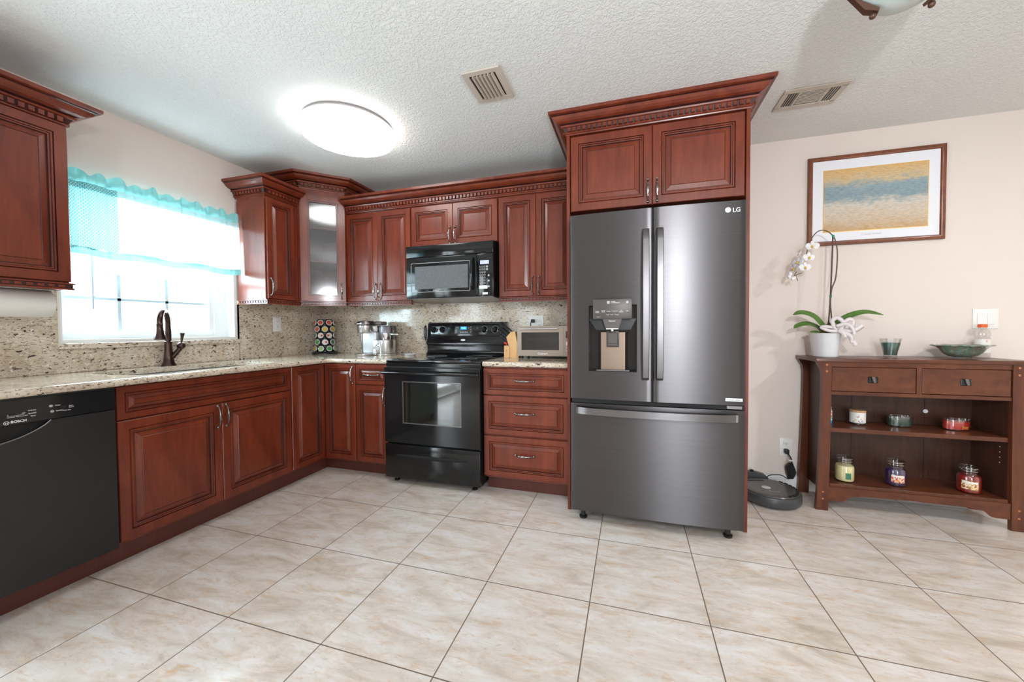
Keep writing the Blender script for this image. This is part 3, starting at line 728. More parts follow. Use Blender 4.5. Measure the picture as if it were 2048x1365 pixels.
# --- sink and faucet
t = thing('kitchen_sink', 'undermount sink sunk in the granite counter below the window', 'sink', ((SX0+SX1)/2, (SY0+SY1)/2, .70))
m = MB(); a, b, c, d_ = SX0-.012, SX1+.012, SY0-.012, SY1+.012
m.box(a, b, c, d_, .700, .704); m.box(a, a+.003, c, d_, .704, CT0-.0005).box(b-.003, b, c, d_, .704, CT0-.0005).box(a, b, c, c+.003, .704, CT0-.0005).box(a, b, d_-.003, d_, .704, CT0-.0005)
obj('basin', m, 'sink_steel', t)
obj('drain', MB().lathe([(0, .706), (.035, .706), (.045, .704)], ((SX0+SX1)/2, (SY0+SY1)/2, 0), 24), 'chrome', t)
fx, fy = .080, -1.378
t = thing('kitchen_faucet', 'oil-rubbed bronze gooseneck faucet standing behind the sink', 'faucet', (fx, fy, CT1))
obj('faucet_body', MB().lathe([(0, 0), (.038, 0), (.038, .006), (.030, .02), (.024, .06), (.020, .11), (.019, .150), (.022, .153), (.022, .158), (.016, .162), (.016, .166), (0, .166)], (fx, fy, CT1), 24), 'bronze', t)
pts = [(fx, fy, CT1+.16), (fx, fy, CT1+.21)]
ccz = CT1+.278; Rg = .076; dx, dy = .72, -.694
pts = [(fx, fy, CT1+.163), (fx, fy, CT1+.23)]
for i in range(13):
    a_ = PI-i*PI/12*1.0; o_ = Rg+Rg*math.cos(a_); pts.append((fx+dx*o_, fy+dy*o_, ccz+Rg*math.sin(a_)))
pts.append((fx+dx*Rg*2.0, fy+dy*Rg*2.0, CT1+.262))
obj('spout', MB().tube(pts, [.0170]*2+[.0160]*13+[.0160], 14), 'bronze', t)
ex, ey = fx+dx*Rg*2, fy+dy*Rg*2
obj('spray_head', MB().lathe([(0, CT1+.272), (.017, CT1+.272), (.019, CT1+.268), (.0165, CT1+.262), (.018, CT1+.240), (.022, CT1+.205), (.030, CT1+.182), (.030, CT1+.174), (.024, CT1+.172), (0, CT1+.172)], (ex, ey, 0), 20), 'bronze', t)
hp = [(fx+.008, fy+.015, CT1+.055), (fx+.012, fy+.05, CT1+.10), (fx+.016, fy+.062, CT1+.125)]
m = MB().tube(hp, [.015, .014, .017], 12); m.ball((fx+.016, fy+.062, CT1+.128), .024)
obj('valve_arm', m, 'bronze', t)
obj('lever_handle', MB().tube([(fx+.016, fy+.064, CT1+.145), (fx+.016, fy+.067, CT1+.165), (fx+.016, fy+.070, CT1+.190), (fx+.016, fy+.072, CT1+.212)], [.006, .006, .009, .013], 12), 'bronze', t)

# --- dishwasher
t = thing('dishwasher', 'black dishwasher under the counter, left of the sink cabinet', 'dishwasher', (.3, -2.22, .1))
DY0, DY1, DXF = -2.522, -1.916, .628
obj('body', MB().box(.03, .600, DY0+.005, DY1-.002, .108, .872), 'black_satin', t)
# handle pocket arch: y centre
hc = -2.315; hw = .196
def dwz(y):        # lower edge of the scooped pocket
    u = (y-hc)/hw
    return .770 if abs(u) >= 1 else .770-.070*(1-u*u)**.8
m = MB(); n = 40; zs0 = .110
ys = [DY0+(DY1-DY0)*i/n for i in range(n+1)]
for a_, b_ in zip(ys, ys[1:]):
    m.prism([(a_, zs0), (b_, zs0), (b_, dwz(b_)), (a_, dwz(a_))], 'x', .602, DXF)
obj('door', m, 'dishwasher_black', t, smooth=False)
m = MB(); m.box(.602, DXF+.004, DY0, DY1, .774, .870)
obj('control_panel', m, 'black_gloss', t)
obj('handle_recess', MB().box(.602, .608, hc-hw, hc+hw, .700, .773), 'dark_slot', t)
m = MB(); P = [(DXF-.002+.004*math.sin(PI*i/24), hc-hw+2*hw*i/24, dwz(hc-hw+2*hw*i/24)) for i in range(25)]; m.tube(P, .0038, 8)
obj('handle_rim', m, 'steel_handle', t)
obj('top_trim', MB().box(.595, DXF+.002, DY0, DY1, .871, .880), 'black_satin', t)
X = DXF+.0045
text('brand_lettering', 'BOSCH', .0125, (X, -2.207, .7845), t, deg=90, bold=.0003)
m = MB(); 
m.M = Matrix.Translation((X, -2.238, .7835)) @ Matrix.Rotation(PI/2, 4, 'Y')
def ring(m, r0, r1, h=.0006, n=24, sx=1, sy=1):
    A_ = [[m.v((r*math.cos(2*PI*k/n)*sx, r*math.sin(2*PI*k/n)*sy, z)) for k in range(n)] for r, z in ((r0, 0), (r0, h), (r1, h), (r1, 0))]
    for i in range(3):
        for k in range(n): m.f([A_[i][k], A_[i][(k+1) % n], A_[i+1][(k+1) % n], A_[i+1][k]])
ring(m, .0060, .0072); m.box(-.004, .004, -.0031, -.0022, 0, .0006).box(-.004, .004, .0022, .0031, 0, .0006).box(-.0006, .0006, -.0025, .0025, 0, .0006)
obj('brand_emblem', m, 'white_print', t)
def dtext(nm, s, size, y, z, al='LEFT'): text(nm, s, size, (X, y, z), t, deg=90, align=al)
dtext('lettering', 'Delicate', .0062, -2.182, .8215); dtext('lettering', 'Speed60', .0062, -2.182, .8095); dtext('lettering', 'Rinse', .0062, -2.176, .7985)
dtext('lettering', 'Sanitized', .0052, -2.235, .8040); dtext('lettering', 'Add Rinse Aid', .0052, -2.214, .8040); dtext('lettering', 'min', .0060, -2.198, .8150); dtext('lettering', 'h', .0052, -2.235, .8130)
dtext('lettering', 'Delay', .0066, -2.108, .8280); dtext('lettering', 'Sanitize', .0066, -2.106, .8050); dtext('lettering', 'Start\nReset', .0066, -2.068, .8160)
dtext('lettering', 'Reset 3sec', .0055, -2.086, .802)
obj('printed_line', MB().box(X-.0003, X+.0003, -2.236, -2.192, .8082, .8090), 'white_print', t)
for i, (y_, z_, r_) in enumerate(((-2.120, .8280, .0055), (-2.117, .8050, .0055), (-2.084, .8180, .0085))):
    m = MB(); m.M = Matrix.Translation((X-.0004, y_, z_)) @ Matrix.Rotation(PI/2, 4, 'Y'); ring(m, r_-.0014, r_, .0012); m.lathe([(0, .002), (r_-.003, .002), (r_-.0014, 0)], (0, 0, 0), 20)
    obj('button', m, 'grey_print' if r_ < .007 else 'black_satin', t)

# --- range
RX0, RX1 = 1.2085, 1.9660
t = thing('range', 'black freestanding electric range with glass cooktop and oven window', 'stove', (1.587, -.35, 0))
obj('body', MB().box(RX0+.004, RX1-.004, -.655, -.030, .040, .895), 'black_satin', t)
m = MB(); m.rbox(RX0, RX1, -.668, -.105, .896, .918, .006, 3)
obj('cooktop', m, 'black_glass', t)
m = MB()
for cx_, cy_, r_ in ((1.40, -.50, .105), (1.78, -.50, .085), (1.40, -.24, .080), (1.78, -.24, .105)):
    m.M = Matrix.Translation((cx_, cy_, .9182)); ring(m, r_-.0012, r_, .0002, 40)
obj('burner_ring', m, 'grey_print', t)
# backguard
m = MB(); m.prism([(-.105, .900), (-.030, .900), (-.030, 1.195), (-.062, 1.200), (-.074, 1.192), (-.094, 1.060), (-.110, 1.030), (-.110, 1.010), (-.095, 1.004), (-.092, .955), (-.100, .935), (-.112, .925)], 'x', RX0+.012, RX1-.002)
bgd = obj('backguard', m, 'black_gloss', t)
TIL = math.atan2(.020, .132)
bm_ = Matrix.Translation((0, -.0805, 1.130)) @ Matrix.Rotation(-TIL, 4, 'X')    # face frame: local x = world x, local z up the slope
def onbg(x, z, y=0): return bm_ @ Vector((x, y, z))
obj('control_panel', MB(bm_).rbox(RX0+.045, RX1-.03, -.0075, -.001, -.052, .054, .003, 2), 'black_gloss', bgd)
for x_ in (1.283, 1.370, 1.763, 1.860):
    m = MB(bm_ @ Matrix.Translation((x_, -.0075, .005)) @ Matrix.Rotation(PI/2, 4, 'X')); m.lathe([(.028, 0), (.028, .004), (.023, .006), (.021, .022), (.017, .026), (0, .026)], (0, 0, 0), 24); m.box(-.004, .004, -.020, .020, .02, .030)
    k_ = obj('knob', m, 'black_gloss', bgd)
    m = MB(bm_ @ Matrix.Translation((x_, -.0075, .005)) @ Matrix.Rotation(PI/2, 4, 'X')); ring(m, .029, .0305, .0006, 30)
    obj('dial_marking', m, 'grey_print', k_)
pn = obj('clock_panel', MB(bm_).rbox(1.487, 1.660, -.0100, -.0070, -.032, .040, .002, 2), 'black_satin', bgd)
obj('display', MB(bm_).box(1.543, 1.600, -.0112, -.0100, .006, .030), 'display_blue', pn)
for x_ in range(5): obj('button', MB(bm_).rbox(1.540+x_*.0155, 1.551+x_*.0155, -.0118, -.0100, -.022, -.013, .001, 1), 'grey_print', pn)
for x_, z_ in ((1.505, .022), (1.520, .024), (1.505, .000), (1.505, -.018), (1.618, .020), (1.640, .026), (1.640, .006), (1.640, -.015)):
    m = MB(bm_ @ Matrix.Translation((x_, -.0100, z_)) @ Matrix.Rotation(PI/2, 4, 'X')); ring(m, .0045, .0062, .0008, 16)
    obj('button', m, 'grey_print', pn)
def bgtext(s, size, x, z, mat='white_print', y=-.0118): 
    o = text('lettering', s, size, onbg(x, z, y), pn, mat, 0, pitch=90-math.degrees(TIL)); return o
bgtext('9:45', .020, 1.572, .018, 'display_cyan')
for x_, z_ in ((1.283, -.032), (1.370, -.031), (1.763, -.032)): bgtext('OFF', .008, x_, z_, 'grey_print', -.0085)
for x_ in (1.430, 1.700): bgtext('+', .018, x_, .018, 'white_print', -.0085)
bdg = obj('brand_badge', MB(Matrix.Translation((1.572, -.1010, 1.046)) @ Matrix.Rotation(PI/2-.15, 4, 'X')).lathe([(0, .003), (.020, .003), (.024, 0)], (0, 0, 0), 28, sy=.42), 'steel_light', bgd)
text('badge_lettering', 'Whirlpool', .0085, (1.572, -.1045, 1.046), bgd, 'black_satin')
# front trim, door, drawer
obj('front_trim', MB().rbox(RX0, RX1, -.668, -.655, .868, .895, .002, 1), 'black_gloss', t)
m = MB(); dz0, dz1 = .310, .862; wx0, wx1, wz0, wz1 = 1.365, 1.824, .458, .758
m.box(RX0, wx0, -.690, -.657, dz0, dz1).box(wx1, RX1, -.690, -.657, dz0, dz1).box(wx0, wx1, -.690, -.657, dz0, wz0).box(wx0, wx1, -.690, -.657, wz1, dz1)
od = obj('oven_door', m, 'black_gloss', t)
m = MB()
for a_, b_, c_, d2 in ((wx0-.006, wx1+.006, wz1-.002, wz1+.006), (wx0-.006, wx1+.006, wz0-.006, wz0+.002), (wx0-.006, wx0+.002, wz0, wz1), (wx1-.002, wx1+.006, wz0, wz1)): m.rbox(a_, b_, -.6920, -.680, c_, d2, .0015, 1)
obj('window_trim', m, 'steel_handle', od)
obj('oven_window', MB().box(wx0, wx1, -.6885, -.684, wz0, wz1), 'oven_glass', od)
m = MB(); m.tube([(RX0+.002, -.716, .826), (RX0+.02, -.724, .826), (RX1-.02, -.724, .826), (RX1-.002, -.716, .826)], .0150, 14, flat=.8); m.box(RX0+.004, RX0+.03, -.716, -.689, .814, .838).box(RX1-.03, RX1-.004, -.716, -.689, .814, .838)
obj('handle', m, 'black_gloss', od)
dr = MB(); dr.rbox(RX0, RX1, -.690, -.657, .048, .296, .003, 2); dr = obj('storage_drawer', dr, 'black_gloss', t)
m = MB(); xs = [1.290+.61*i/24 for i in range(25)]
m.grid(lambda u, v: (1.290+.61*u, -.6905-.004*math.sin(PI*u)*(1-v), .222-.030*math.sin(PI*min(1, u*1.05))**.6*v+.006*math.sin(PI*u)), 24, 3)
obj('handle_recess', m, 'dark_slot', dr, solid=.001)
for x_, y_ in ((RX0+.05, -.62), (RX1-.07, -.62), (RX0+.05, -.08), (RX1-.05, -.08)): obj('foot', MB().lathe([(0, 0), (.020, 0), (.020, .010), (.008, .014), (.008, .040), (0, .040)], (x_, y_, 0), 16), 'black_satin', t)

# --- over-the-range microwave
t = thing('microwave', 'black over-the-range microwave mounted above the stove', 'microwave', (1.59, -.2, 1.385))
MX0, MX1 = 1.2165, 1.9645
obj('body', MB().box(MX0+.002, MX1-.002, -.375, -.022, 1.388, 1.812), 'black_satin', t)
obj('vent_grille', MB().rbox(MX0, MX1, -.402, -.376, 1.716, 1.806, .004, 2), 'black_gloss', t)
dvx = MX1-.133
d = obj('door', MB().rbox(MX0, dvx-.001, -.402, -.376, 1.390, 1.712, .005, 2), 'black_gloss', t)
m = MB(); a_, b_, c_, e_ = MX0+.046, dvx-.055, 1.436, 1.668
for q in ((a_, b_, e_-.003, e_), (a_, b_, c_, c_+.003), (a_, a_+.003, c_, e_), (b_-.003, b_, c_, e_)): m.box(q[0], q[1], -.4035, -.4015, q[2], q[3])
obj('window_trim', m, 'grey_print', d)
obj('door_window', MB().box(a_+.035, b_-.018, -.4030, -.4015, c_+.025, e_-.028), 'mesh_screen', d)
text('brand_lettering', 'Whirlpool', .013, (1.485, -.4040, 1.4485), d)
m = MB(); hx = dvx-.028
m.tube([(hx, -.405, 1.448), (hx, -.430, 1.470), (hx, -.440, 1.560), (hx, -.430, 1.655), (hx, -.405, 1.678)], [.012, .014, .014, .014, .012], 12)
obj('handle', m, 'black_gloss', d)
cp = obj('control_panel', MB().rbox(dvx+.001, MX1, -.402, -.376, 1.390, 1.712, .004, 2), 'black_gloss', t)
obj('display', MB().box(dvx+.030, dvx+.100, -.4032, -.4018, 1.632, 1.660), 'display_violet', cp)
for r_ in range(7):
    for c_ in range(3):
        m = MB(Matrix.Translation((dvx+.030+c_*.018, -.4022, 1.612-r_*.0205)) @ Matrix.Rotation(PI/2, 4, 'X')); ring(m, .0048, .0070, .0008, 14)
        obj('button', m, 'grey_print', cp)
for x_, z_ in ((.085, 1.612), (.085, 1.592), (.098, 1.545), (.098, 1.505), (.098, 1.462)):
    m = MB(Matrix.Translation((dvx+x_, -.4022, z_)) @ Matrix.Rotation(PI/2, 4, 'X')); m.lathe([(0, .001), (.0075, .001), (.008, 0)], (0, 0, 0), 16); obj('button', m, 'grey_print', cp)
obj('sticker', MB().box(dvx+.020, dvx+.088, -.4030, -.4019, 1.445, 1.470), 'white_print', cp)
obj('sticker', MB().box(dvx+.048, dvx+.090, -.4030, -.4019, 1.402, 1.418), 'white_print', cp)
m = MB(); m.prism([(-.396, 1.388), (-.395, 1.384), (-.030, 1.370), (-.030, 1.388)], 'x', MX0+.006, MX1-.004); obj('underside_panel', m, 'steel_handle', t)
# ------------------------------------------------------------------ refrigerator
FX0, FX1, FG = 2.6175, 3.5275, 3.0715
FY = -.862; BOW = .016
def fbow(x): u = (x-(FX0+FX1)/2)/((FX1-FX0)/2); return FY-BOW*(1-u*u)
t = thing('refrigerator', 'dark stainless french-door refrigerator with ice and water dispenser and bottom freezer', 'refrigerator', (3.07, -.45, 0))
obj('body', MB().box(FX0+.004, FX1-.004, -.790, -.060, .045, 1.785), 'black_satin', t)
def fdoor(name, x0, x1, z0, z1, hole=None, parent=t, nx=14):
    m = MB(); xs = [x0+(x1-x0)*i/nx for i in range(nx+1)]; zs = [z0, z1]
    if hole: xs = sorted(set([x for x in xs if min(abs(x-hole[0]), abs(x-hole[1])) > .012]+[hole[0], hole[1]])); zs = [z0, hole[2], hole[3], z1]
    yb = -.800; e = .006
    def fy(x):
        y = fbow(x)
        k = min(x-x0, x1-x)
        return y if k > e else y+e*(1-math.sqrt(max(0, 1-((e-k)/e)**2)))
    xs = sorted(set(xs+[x0+.0008, x0+.003, x0+e, x1-e, x1-.003, x1-.0008]))
    F_ = [[m.v((x, fy(x), z)) for z in zs] for x in xs]; n_ = len(xs)
    for i in range(n_-1):
        for j in range(len(zs)-1):
            if hole and j == 1 and hole[0]-1e-6 <= xs[i] and xs[i+1] <= hole[1]+1e-6: continue
            m.f([F_[i][j], F_[i+1][j], F_[i+1][j+1], F_[i][j+1]])
    Bk = [[m.v((x, yb, z)) for z in (z0, z1)] for x in (x0, x1)]
    m.f([F_[i][0] for i in range(n_)][::-1]+[Bk[0][0], Bk[1][0]]); m.f([F_[i][-1] for i in range(n_)]+[Bk[1][1], Bk[0][1]])
    m.f([F_[0][j] for j in range(len(zs))]+[Bk[0][1], Bk[0][0]]); m.f([F_[-1][j] for j in range(len(zs))][::-1]+[Bk[1][0], Bk[1][1]])
    if not hole: m.f([Bk[0][0], Bk[0][1], Bk[1][1], Bk[1][0]])
    return obj(name, m, 'black_steel', parent)
HX0, HX1, HZ0, HZ1 = 2.724, 2.989, .893, 1.270
dl = fdoor('door', FX0, FG-.003, .731, 1.793, (HX0, HX1, HZ0, HZ1))
dr_ = fdoor('door', FG+.003, FX1, .731, 1.793)
fz = fdoor('freezer_drawer', FX0, FX1, .070, .704, nx=28)
fz['label'] = 'wide bottom freezer drawer'
# dispenser
m = MB(); yf0 = -.866; yb = -.804
m.box(HX0, HX0+.002, yf0, yb, HZ0, HZ1).box(HX1-.002, HX1, yf0, yb, HZ0, HZ1).box(HX0, HX1, yf0, yb, HZ0, HZ0+.002).box(HX0, HX1, yf0, yb, HZ1-.002, HZ1).box(HX0, HX1, yb, yb+.003, HZ0, HZ1)
dp = obj('dispenser_recess', m, 'black_gloss', dl)
m = MB(); m.prism([(2.775, -.812), (2.790, -.8245), (2.925, -.8245), (2.940, -.812), (2.940, -.806), (2.775, -.806)], 'z', HZ0+.006, 1.115); obj('back_plate', m, 'dispenser_steel', dp)
obj('drip_tray', MB().box(2.766, 2.948, -.862, -.812, HZ0+.002, HZ0+.008), 'steel_handle', dp)
m = MB(); m.rbox(2.822, 2.892, -.838, -.828, 1.030, 1.125, .004, 2); m.rbox(2.829, 2.885, -.842, -.838, 1.036, 1.115, .003, 1); obj('lever', m, 'panel_bronze', dp)
obj('slot', MB().box(2.836, 2.878, -.8432, -.8418, 1.050, 1.053), 'dark_slot', dp)
m = MB()
N_ = [(2.805, 1.190), (2.908, 1.190), (2.893, 1.140), (2.890, 1.138), (2.824, 1.138), (2.820, 1.140)]
m.prism(N_, 'y', -.905, -.850); obj('nozzle_housing', m, 'panel_bronze', dp)
obj('nozzle', MB().box(2.824, 2.890, -.902, -.860, 1.133, 1.138).lathe([(0, 1.122), (.006, 1.122), (.007, 1.133), (0, 1.133)], (2.857, -.880, 0), 12), 'white_plastic', dp)
obj('shroud', MB().prism([(HX0+.003, 1.192), (HX1-.003, 1.192), (2.955, 1.130), (2.765, 1.130)], 'y', -.866, -.806), 'black_satin', dp)
cpn = obj('control_panel', MB().rbox(2.752, 2.963, -.908, -.872, 1.190, 1.301, .003, 2), 'panel_bronze', dl)
def ft(s, size, x, z, y=-.9086, p=cpn, mat='white_print', al='CENTER'): text('lettering', s, size, (x, y, z), p, mat, align=al)
ft('LINEAR\nCOMPRESSOR', .0075, 2.850, 1.283, al='LEFT')
obj('icon', MB().box(2.829, 2.844, -.9088, -.9078, 1.275, 1.290), 'grey_print', cpn); obj('icon', MB().prism([(2.932, 1.276), (2.944, 1.276), (2.944, 1.285), (2.938, 1.290), (2.932, 1.285)], 'y', -.9088, -.9078), 'grey_print', cpn)
ft('EXTRA\nFREEZE', .0065, 2.776, 1.230); ft('WATER\nFILTER', .0065, 2.809, 1.233); ft('Freezer', .0070, 2.838, 1.233); ft('Refrigerator', .0070, 2.872, 1.234); ft('ICE\nON/OFF', .0065, 2.905, 1.232); ft('Light', .0065, 2.938, 1.234)
ft('Cubed', .0065, 2.833, 1.213); ft('Water', .0065, 2.856, 1.213); ft('Crushed', .0065, 2.881, 1.213); ft('Hold 3 sec.', .0050, 2.783, 1.202, al='CENTER')
ft('Dispenser', .0090, 2.857, 1.179, -.9056)
# logo and badge
text('brand_lettering', 'LG', .030, (3.478, fbow(3.478)-.0010, 1.744), dr_, bold=.0005)
m = MB(Matrix.Translation((3.438, fbow(3.438)+.0002, 1.747)) @ Matrix.Rotation(PI/2, 4, 'X')); m.lathe([(0, .0014), (.0135, .0014), (.0135, 0)], (0, 0, 0), 28); obj('brand_emblem', m, 'white_print', dr_)
obj('badge', MB().box(3.425, 3.512, -.8680, -.8630, .752, .768), 'steel_light', dr_)
text('badge_lettering', 'Inverter Linear', .0105, (3.470, -.8684, .760), dr_, 'black_satin')
# handles
def vhandle(xc, parent):
    m = MB(); w_ = .018; R_ = []
    for z, dx_, y in ((.855, .0, -.905), (.868, .0, -.918), (.92, 0, -.928), (1.10, 0, -.940), (1.265, 0, -.944), (1.43, 0, -.940), (1.61, 0, -.928), (1.662, 0, -.918), (1.676, 0, -.905)):
        R_.append([m.v((xc-w_, y+.012, z)), m.v((xc-w_*.8, y, z)), m.v((xc+w_*.8, y, z)), m.v((xc+w_, y+.012, z))])
    yb_ = [-.872]*len(R_)
    for i in range(len(R_)-1):
        for j in range(3): m.f([R_[i][j], R_[i][j+1], R_[i+1][j+1], R_[i+1][j]])
        m.f([R_[i][3], R_[i][0], R_[i+1][0], R_[i+1][3]])
    m.f(R_[0]); m.f(R_[-1])
    m.box(xc-.012, xc+.012, -.915, -.868, .870, .905).box(xc-.012, xc+.012, -.915, -.868, 1.625, 1.660)
    return obj('handle', m, 'steel_handle', parent)
vhandle(3.034, dl); h2 = vhandle(3.106, dr_)
obj('door_button', MB().rbox(3.097, 3.115, -.9475, -.940, 1.335, 1.375, .002, 1), 'silver_panel', h2)
m = MB(); R_ = []; n_ = 24; hx0, hx1 = 2.655, 3.487
for i in range(n_+1):
    x = hx0+(hx1-hx0)*i/n_; u = 2*i/n_-1; y = -.890-.046*(1-u**2)**.6
    R_.append([m.v((x, y+.014, .690)), m.v((x, y, .686)), m.v((x, y, .648)), m.v((x, y+.014, .644))])
for i in range(n_):
    for j in range(4): m.f([R_[i][j], R_[i][(j+1) % 4], R_[i+1][(j+1) % 4], R_[i+1][j]])
m.f(R_[0]); m.f(R_[-1]); m.box(hx0+.001, hx0+.03, -.895, -.862, .648, .686).box(hx1-.03, hx1-.001, -.895, -.862, .648, .686)
obj('handle', m, 'steel_handle', fz)
obj('door_gap', MB().box(FX0+.006, FX1-.006, -.855, -.795, .706, .729).box(FG-.0025, FG+.0025, -.868, -.80, .731, 1.79), 'dark_slot', t)
obj('hinge_cover', MB().rbox(3.440, 3.515, -.858, -.800, .7065, .7285, .003, 1), 'steel_handle', t)
for x_ in (FX0+.065, FX1-.065):
    for y_ in (-.80, -.12): obj('foot', MB().lathe([(0, 0), (.022, 0), (.024, .012), (.014, .018), (.014, .0455), (0, .0455)], (x_, y_, 0), 18), 'black_satin', t)

# ------------------------------------------------------------------ ceiling fixtures
LX, LY = 1.240, -1.050
t = thing('ceiling_light', 'large round glowing white ceiling light over the kitchen floor', 'ceiling light', (LX, LY, 2.36))
obj('rim', MB().lathe([(0, H-.001), (.262, H-.001), (.262, 2.425), (.272, 2.418), (.272, 2.412), (0, 2.412)], (LX, LY, 0), 64), 'lamp_rim', t)
obj('diffuser', MB().lathe([(.268, 2.4115), (.280, 2.405), (.280, 2.375), (.272, 2.362), (.24, 2.356), (.12, 2.352), (0, 2.351)], (LX, LY, 0), 64), 'lamp_diffuser', t)
t = thing('ceiling_vent', 'square tan ceiling air vent with slanted louvers, nearest the round light', 'vent', (2.233, -1.16, H))
x0, x1, y0, y1 = 2.130, 2.335, -1.290, -1.030
m = MB(); fz0 = H-.010
m.rbox(x0, x1, y0, y0+.032, fz0, H-.0005, .002, 1).rbox(x0, x1, y1-.032, y1, fz0, H-.0005, .002, 1).rbox(x0, x0+.032, y0+.03, y1-.03, fz0, H-.0005, .002, 1).rbox(x1-.032, x1, y0+.03, y1-.03, fz0, H-.0005, .002, 1)
obj('frame', m, 'grille_tan', t)
obj('backing', MB().box(x0+.03, x1-.03, y0+.03, y1-.03, H-.003, H-.0004), 'duct_dark', t)
for i in range(6):
    xx = x0+.050+i*.0205; m = MB(); m.prism([(xx+.008, H-.004), (xx+.010, H-.004), (xx+.001, H-.017), (xx-.002, H-.017)], 'y', y0+.030, y1-.030); obj('louver', m, 'grille_tan', t)
t = thing('ceiling_vent', 'rectangular ceiling air vent with three slat sections, right of the refrigerator crown', 'vent', (3.915, -.53, H))
x0, x1, y0, y1 = 3.765, 4.068, -.640, -.430
m = MB()
m.rbox(x0, x1, y0, y0+.038, H-.008, H-.0005, .002, 1).rbox(x0, x1, y1-.038, y1, H-.008, H-.0005, .002, 1).rbox(x0, x0+.030, y0+.03, y1-.03, H-.008, H-.0005, .002, 1).rbox(x1-.030, x1, y0+.03, y1-.03, H-.008, H-.0005, .002, 1)
obj('frame', m, 'grille_tan', t)
obj('backing', MB().box(x0+.03, x1-.03, y0+.03, y1-.03, H-.003, H-.0004), 'duct_dark', t)
for i in range(10):
    yy = y0+.040+i*.0128; m = MB(); m.prism([(yy, H-.0035), (yy+.004, H-.0035), (yy+.004, H-.0065), (yy, H-.0065)], 'x', x0+.088, x1-.088); obj('louver', m, 'grille_tan', t)
m = MB(); m.box(x0+.080, x0+.090, y0+.036, y1-.036, H-.008, H-.0035).box(x1-.090, x1-.080, y0+.036, y1-.036, H-.008, H-.0035); obj('divider', m, 'grille_tan', t)
for sx_ in (x0+.036, x1-.078):
    for i in range(4):
        xx = sx_+i*.012; m = MB(); m.prism([(xx, H-.0035), (xx+.003, H-.0035), (xx+.003, H-.008), (xx, H-.008)], 'y', y0+.036, y1-.036); obj('louver', m, 'grille_tan', t)
# unlit alabaster bowl lamp at the top edge
BX, BY = 3.828, -1.470
t = thing('ceiling_light', 'unlit frosted glass bowl ceiling light with bronze arms, at the top edge of the picture', 'ceiling light', (BX, BY, 2.22))
obj('glass_bowl', MB().lathe([(.135, 2.345), (.130, 2.30), (.112, 2.260), (.08, 2.232), (.04, 2.217), (0, 2.213)], (BX, BY, 0), 48), 'alabaster', t, solid=.004)
obj('canopy', MB().lathe([(0, H-.0005), (.085, H-.0005), (.08, 2.415), (.03, 2.405), (.018, 2.39), (.018, 2.350), (.145, 2.350), (.145, 2.340), (.020, 2.338), (0, 2.338)], (BX, BY, 0), 40), 'bronze_dark', t)
for k in range(3):
    a_ = math.radians((15, 165, 270)[k]); ca, sa = math.cos(a_), math.sin(a_)
    m = MB(place(BX, BY, 0, math.degrees(a_))); m.prism([(.120, 2.352), (.160, 2.352), (.163, 2.32), (.105, 2.222), (.070, 2.204), (.066, 2.212), (.110, 2.252), (.136, 2.31)], 'y', -.014, .014); m.ball((.082, 0, 2.200), .010)
    obj('arm', m, 'bronze_dark', t)

# ------------------------------------------------------------------ valance
t = thing('window_valance', 'sheer white valance with a gathered teal header hanging over the window', 'curtain', (.05, -1.36, 1.56))
VY0, VY1 = -1.865, -.886
def wav(y, a=1): return .010*math.sin(y*47)+.006*math.sin(y*83+1)+.004*math.sin(y*151)
obj('curtain_rod', MB().tube([(.030, VY0-.01, 1.975), (.030, VY1+.006, 1.975)], .008, 10), 'curtain_rod_white', t)
m = MB(); m.grid(lambda u, v: (.055+wav(VY0+(VY1-VY0)*u)*(.7+.5*abs(v-.45)), VY0+(VY1-VY0)*u, 1.925+.105*v+(.012*math.sin(u*73)+.008*math.sin(u*31))*v), 260, 6)
obj('ruffle_header', m, 'teal_cloth', t)
def body(u0, u1, z1, n, nm, mt, off=0.):
    m = MB(); m.grid(lambda u, v: (.058+off+.8*wav(VY0+(VY1-VY0)*(u0+(u1-u0)*u))*(1-.2*v)+.012*v, VY0+(VY1-VY0)*(u0+(u1-u0)*u), 1.965-(1.965-z1)*v+.006*math.sin(u*20)*v), n, 8); return obj(nm, m, mt, t)
body(.272, 1.0, 1.592, 200, 'sheer_panel', 'white_sheer')
body(0, .272, 1.600, 80, 'net_panel', 'net_cloth', .002)
m = MB(); m.grid(lambda u, v: (.071+.64*wav(VY0+(VY1-VY0)*u), VY0+(VY1-VY0)*u, 1.604-.042*v+.006*math.sin(u*20)), 260, 2); obj('bottom_trim', m, 'teal_cloth', t)

# ------------------------------------------------------------------ paper towel
t = thing('paper_towel_holder', 'paper towel roll mounted under the left upper cabinet', 'paper towels', (.2, -2.07, 1.28))
obj('paper_roll', MB(Matrix.Translation((.2, -1.942, 1.276)) @ Matrix.Rotation(PI/2, 4, 'X')).lathe([(.02, 0), (.064, 0), (.066, .004), (.066, .276), (.064, .28), (.02, .28), (.02, 0)], (0, 0, 0), 40), 'paper_towel', t)
m = MB(); m.prism([(.185, 1.342), (.215, 1.342), (.222, 1.285), (.215, 1.262), (.2, 1.255), (.185, 1.262), (.178, 1.285)], 'y', -1.937, -1.930).box(.18, .22, -2.24, -1.93, 1.342, 1.346).box(.185, .215, -2.240, -2.232, 1.26, 1.346); m.tube([(.2, -2.234, 1.276), (.2, -1.934, 1.276)], .012, 10)
obj('holder', m, 'white_plastic', t)

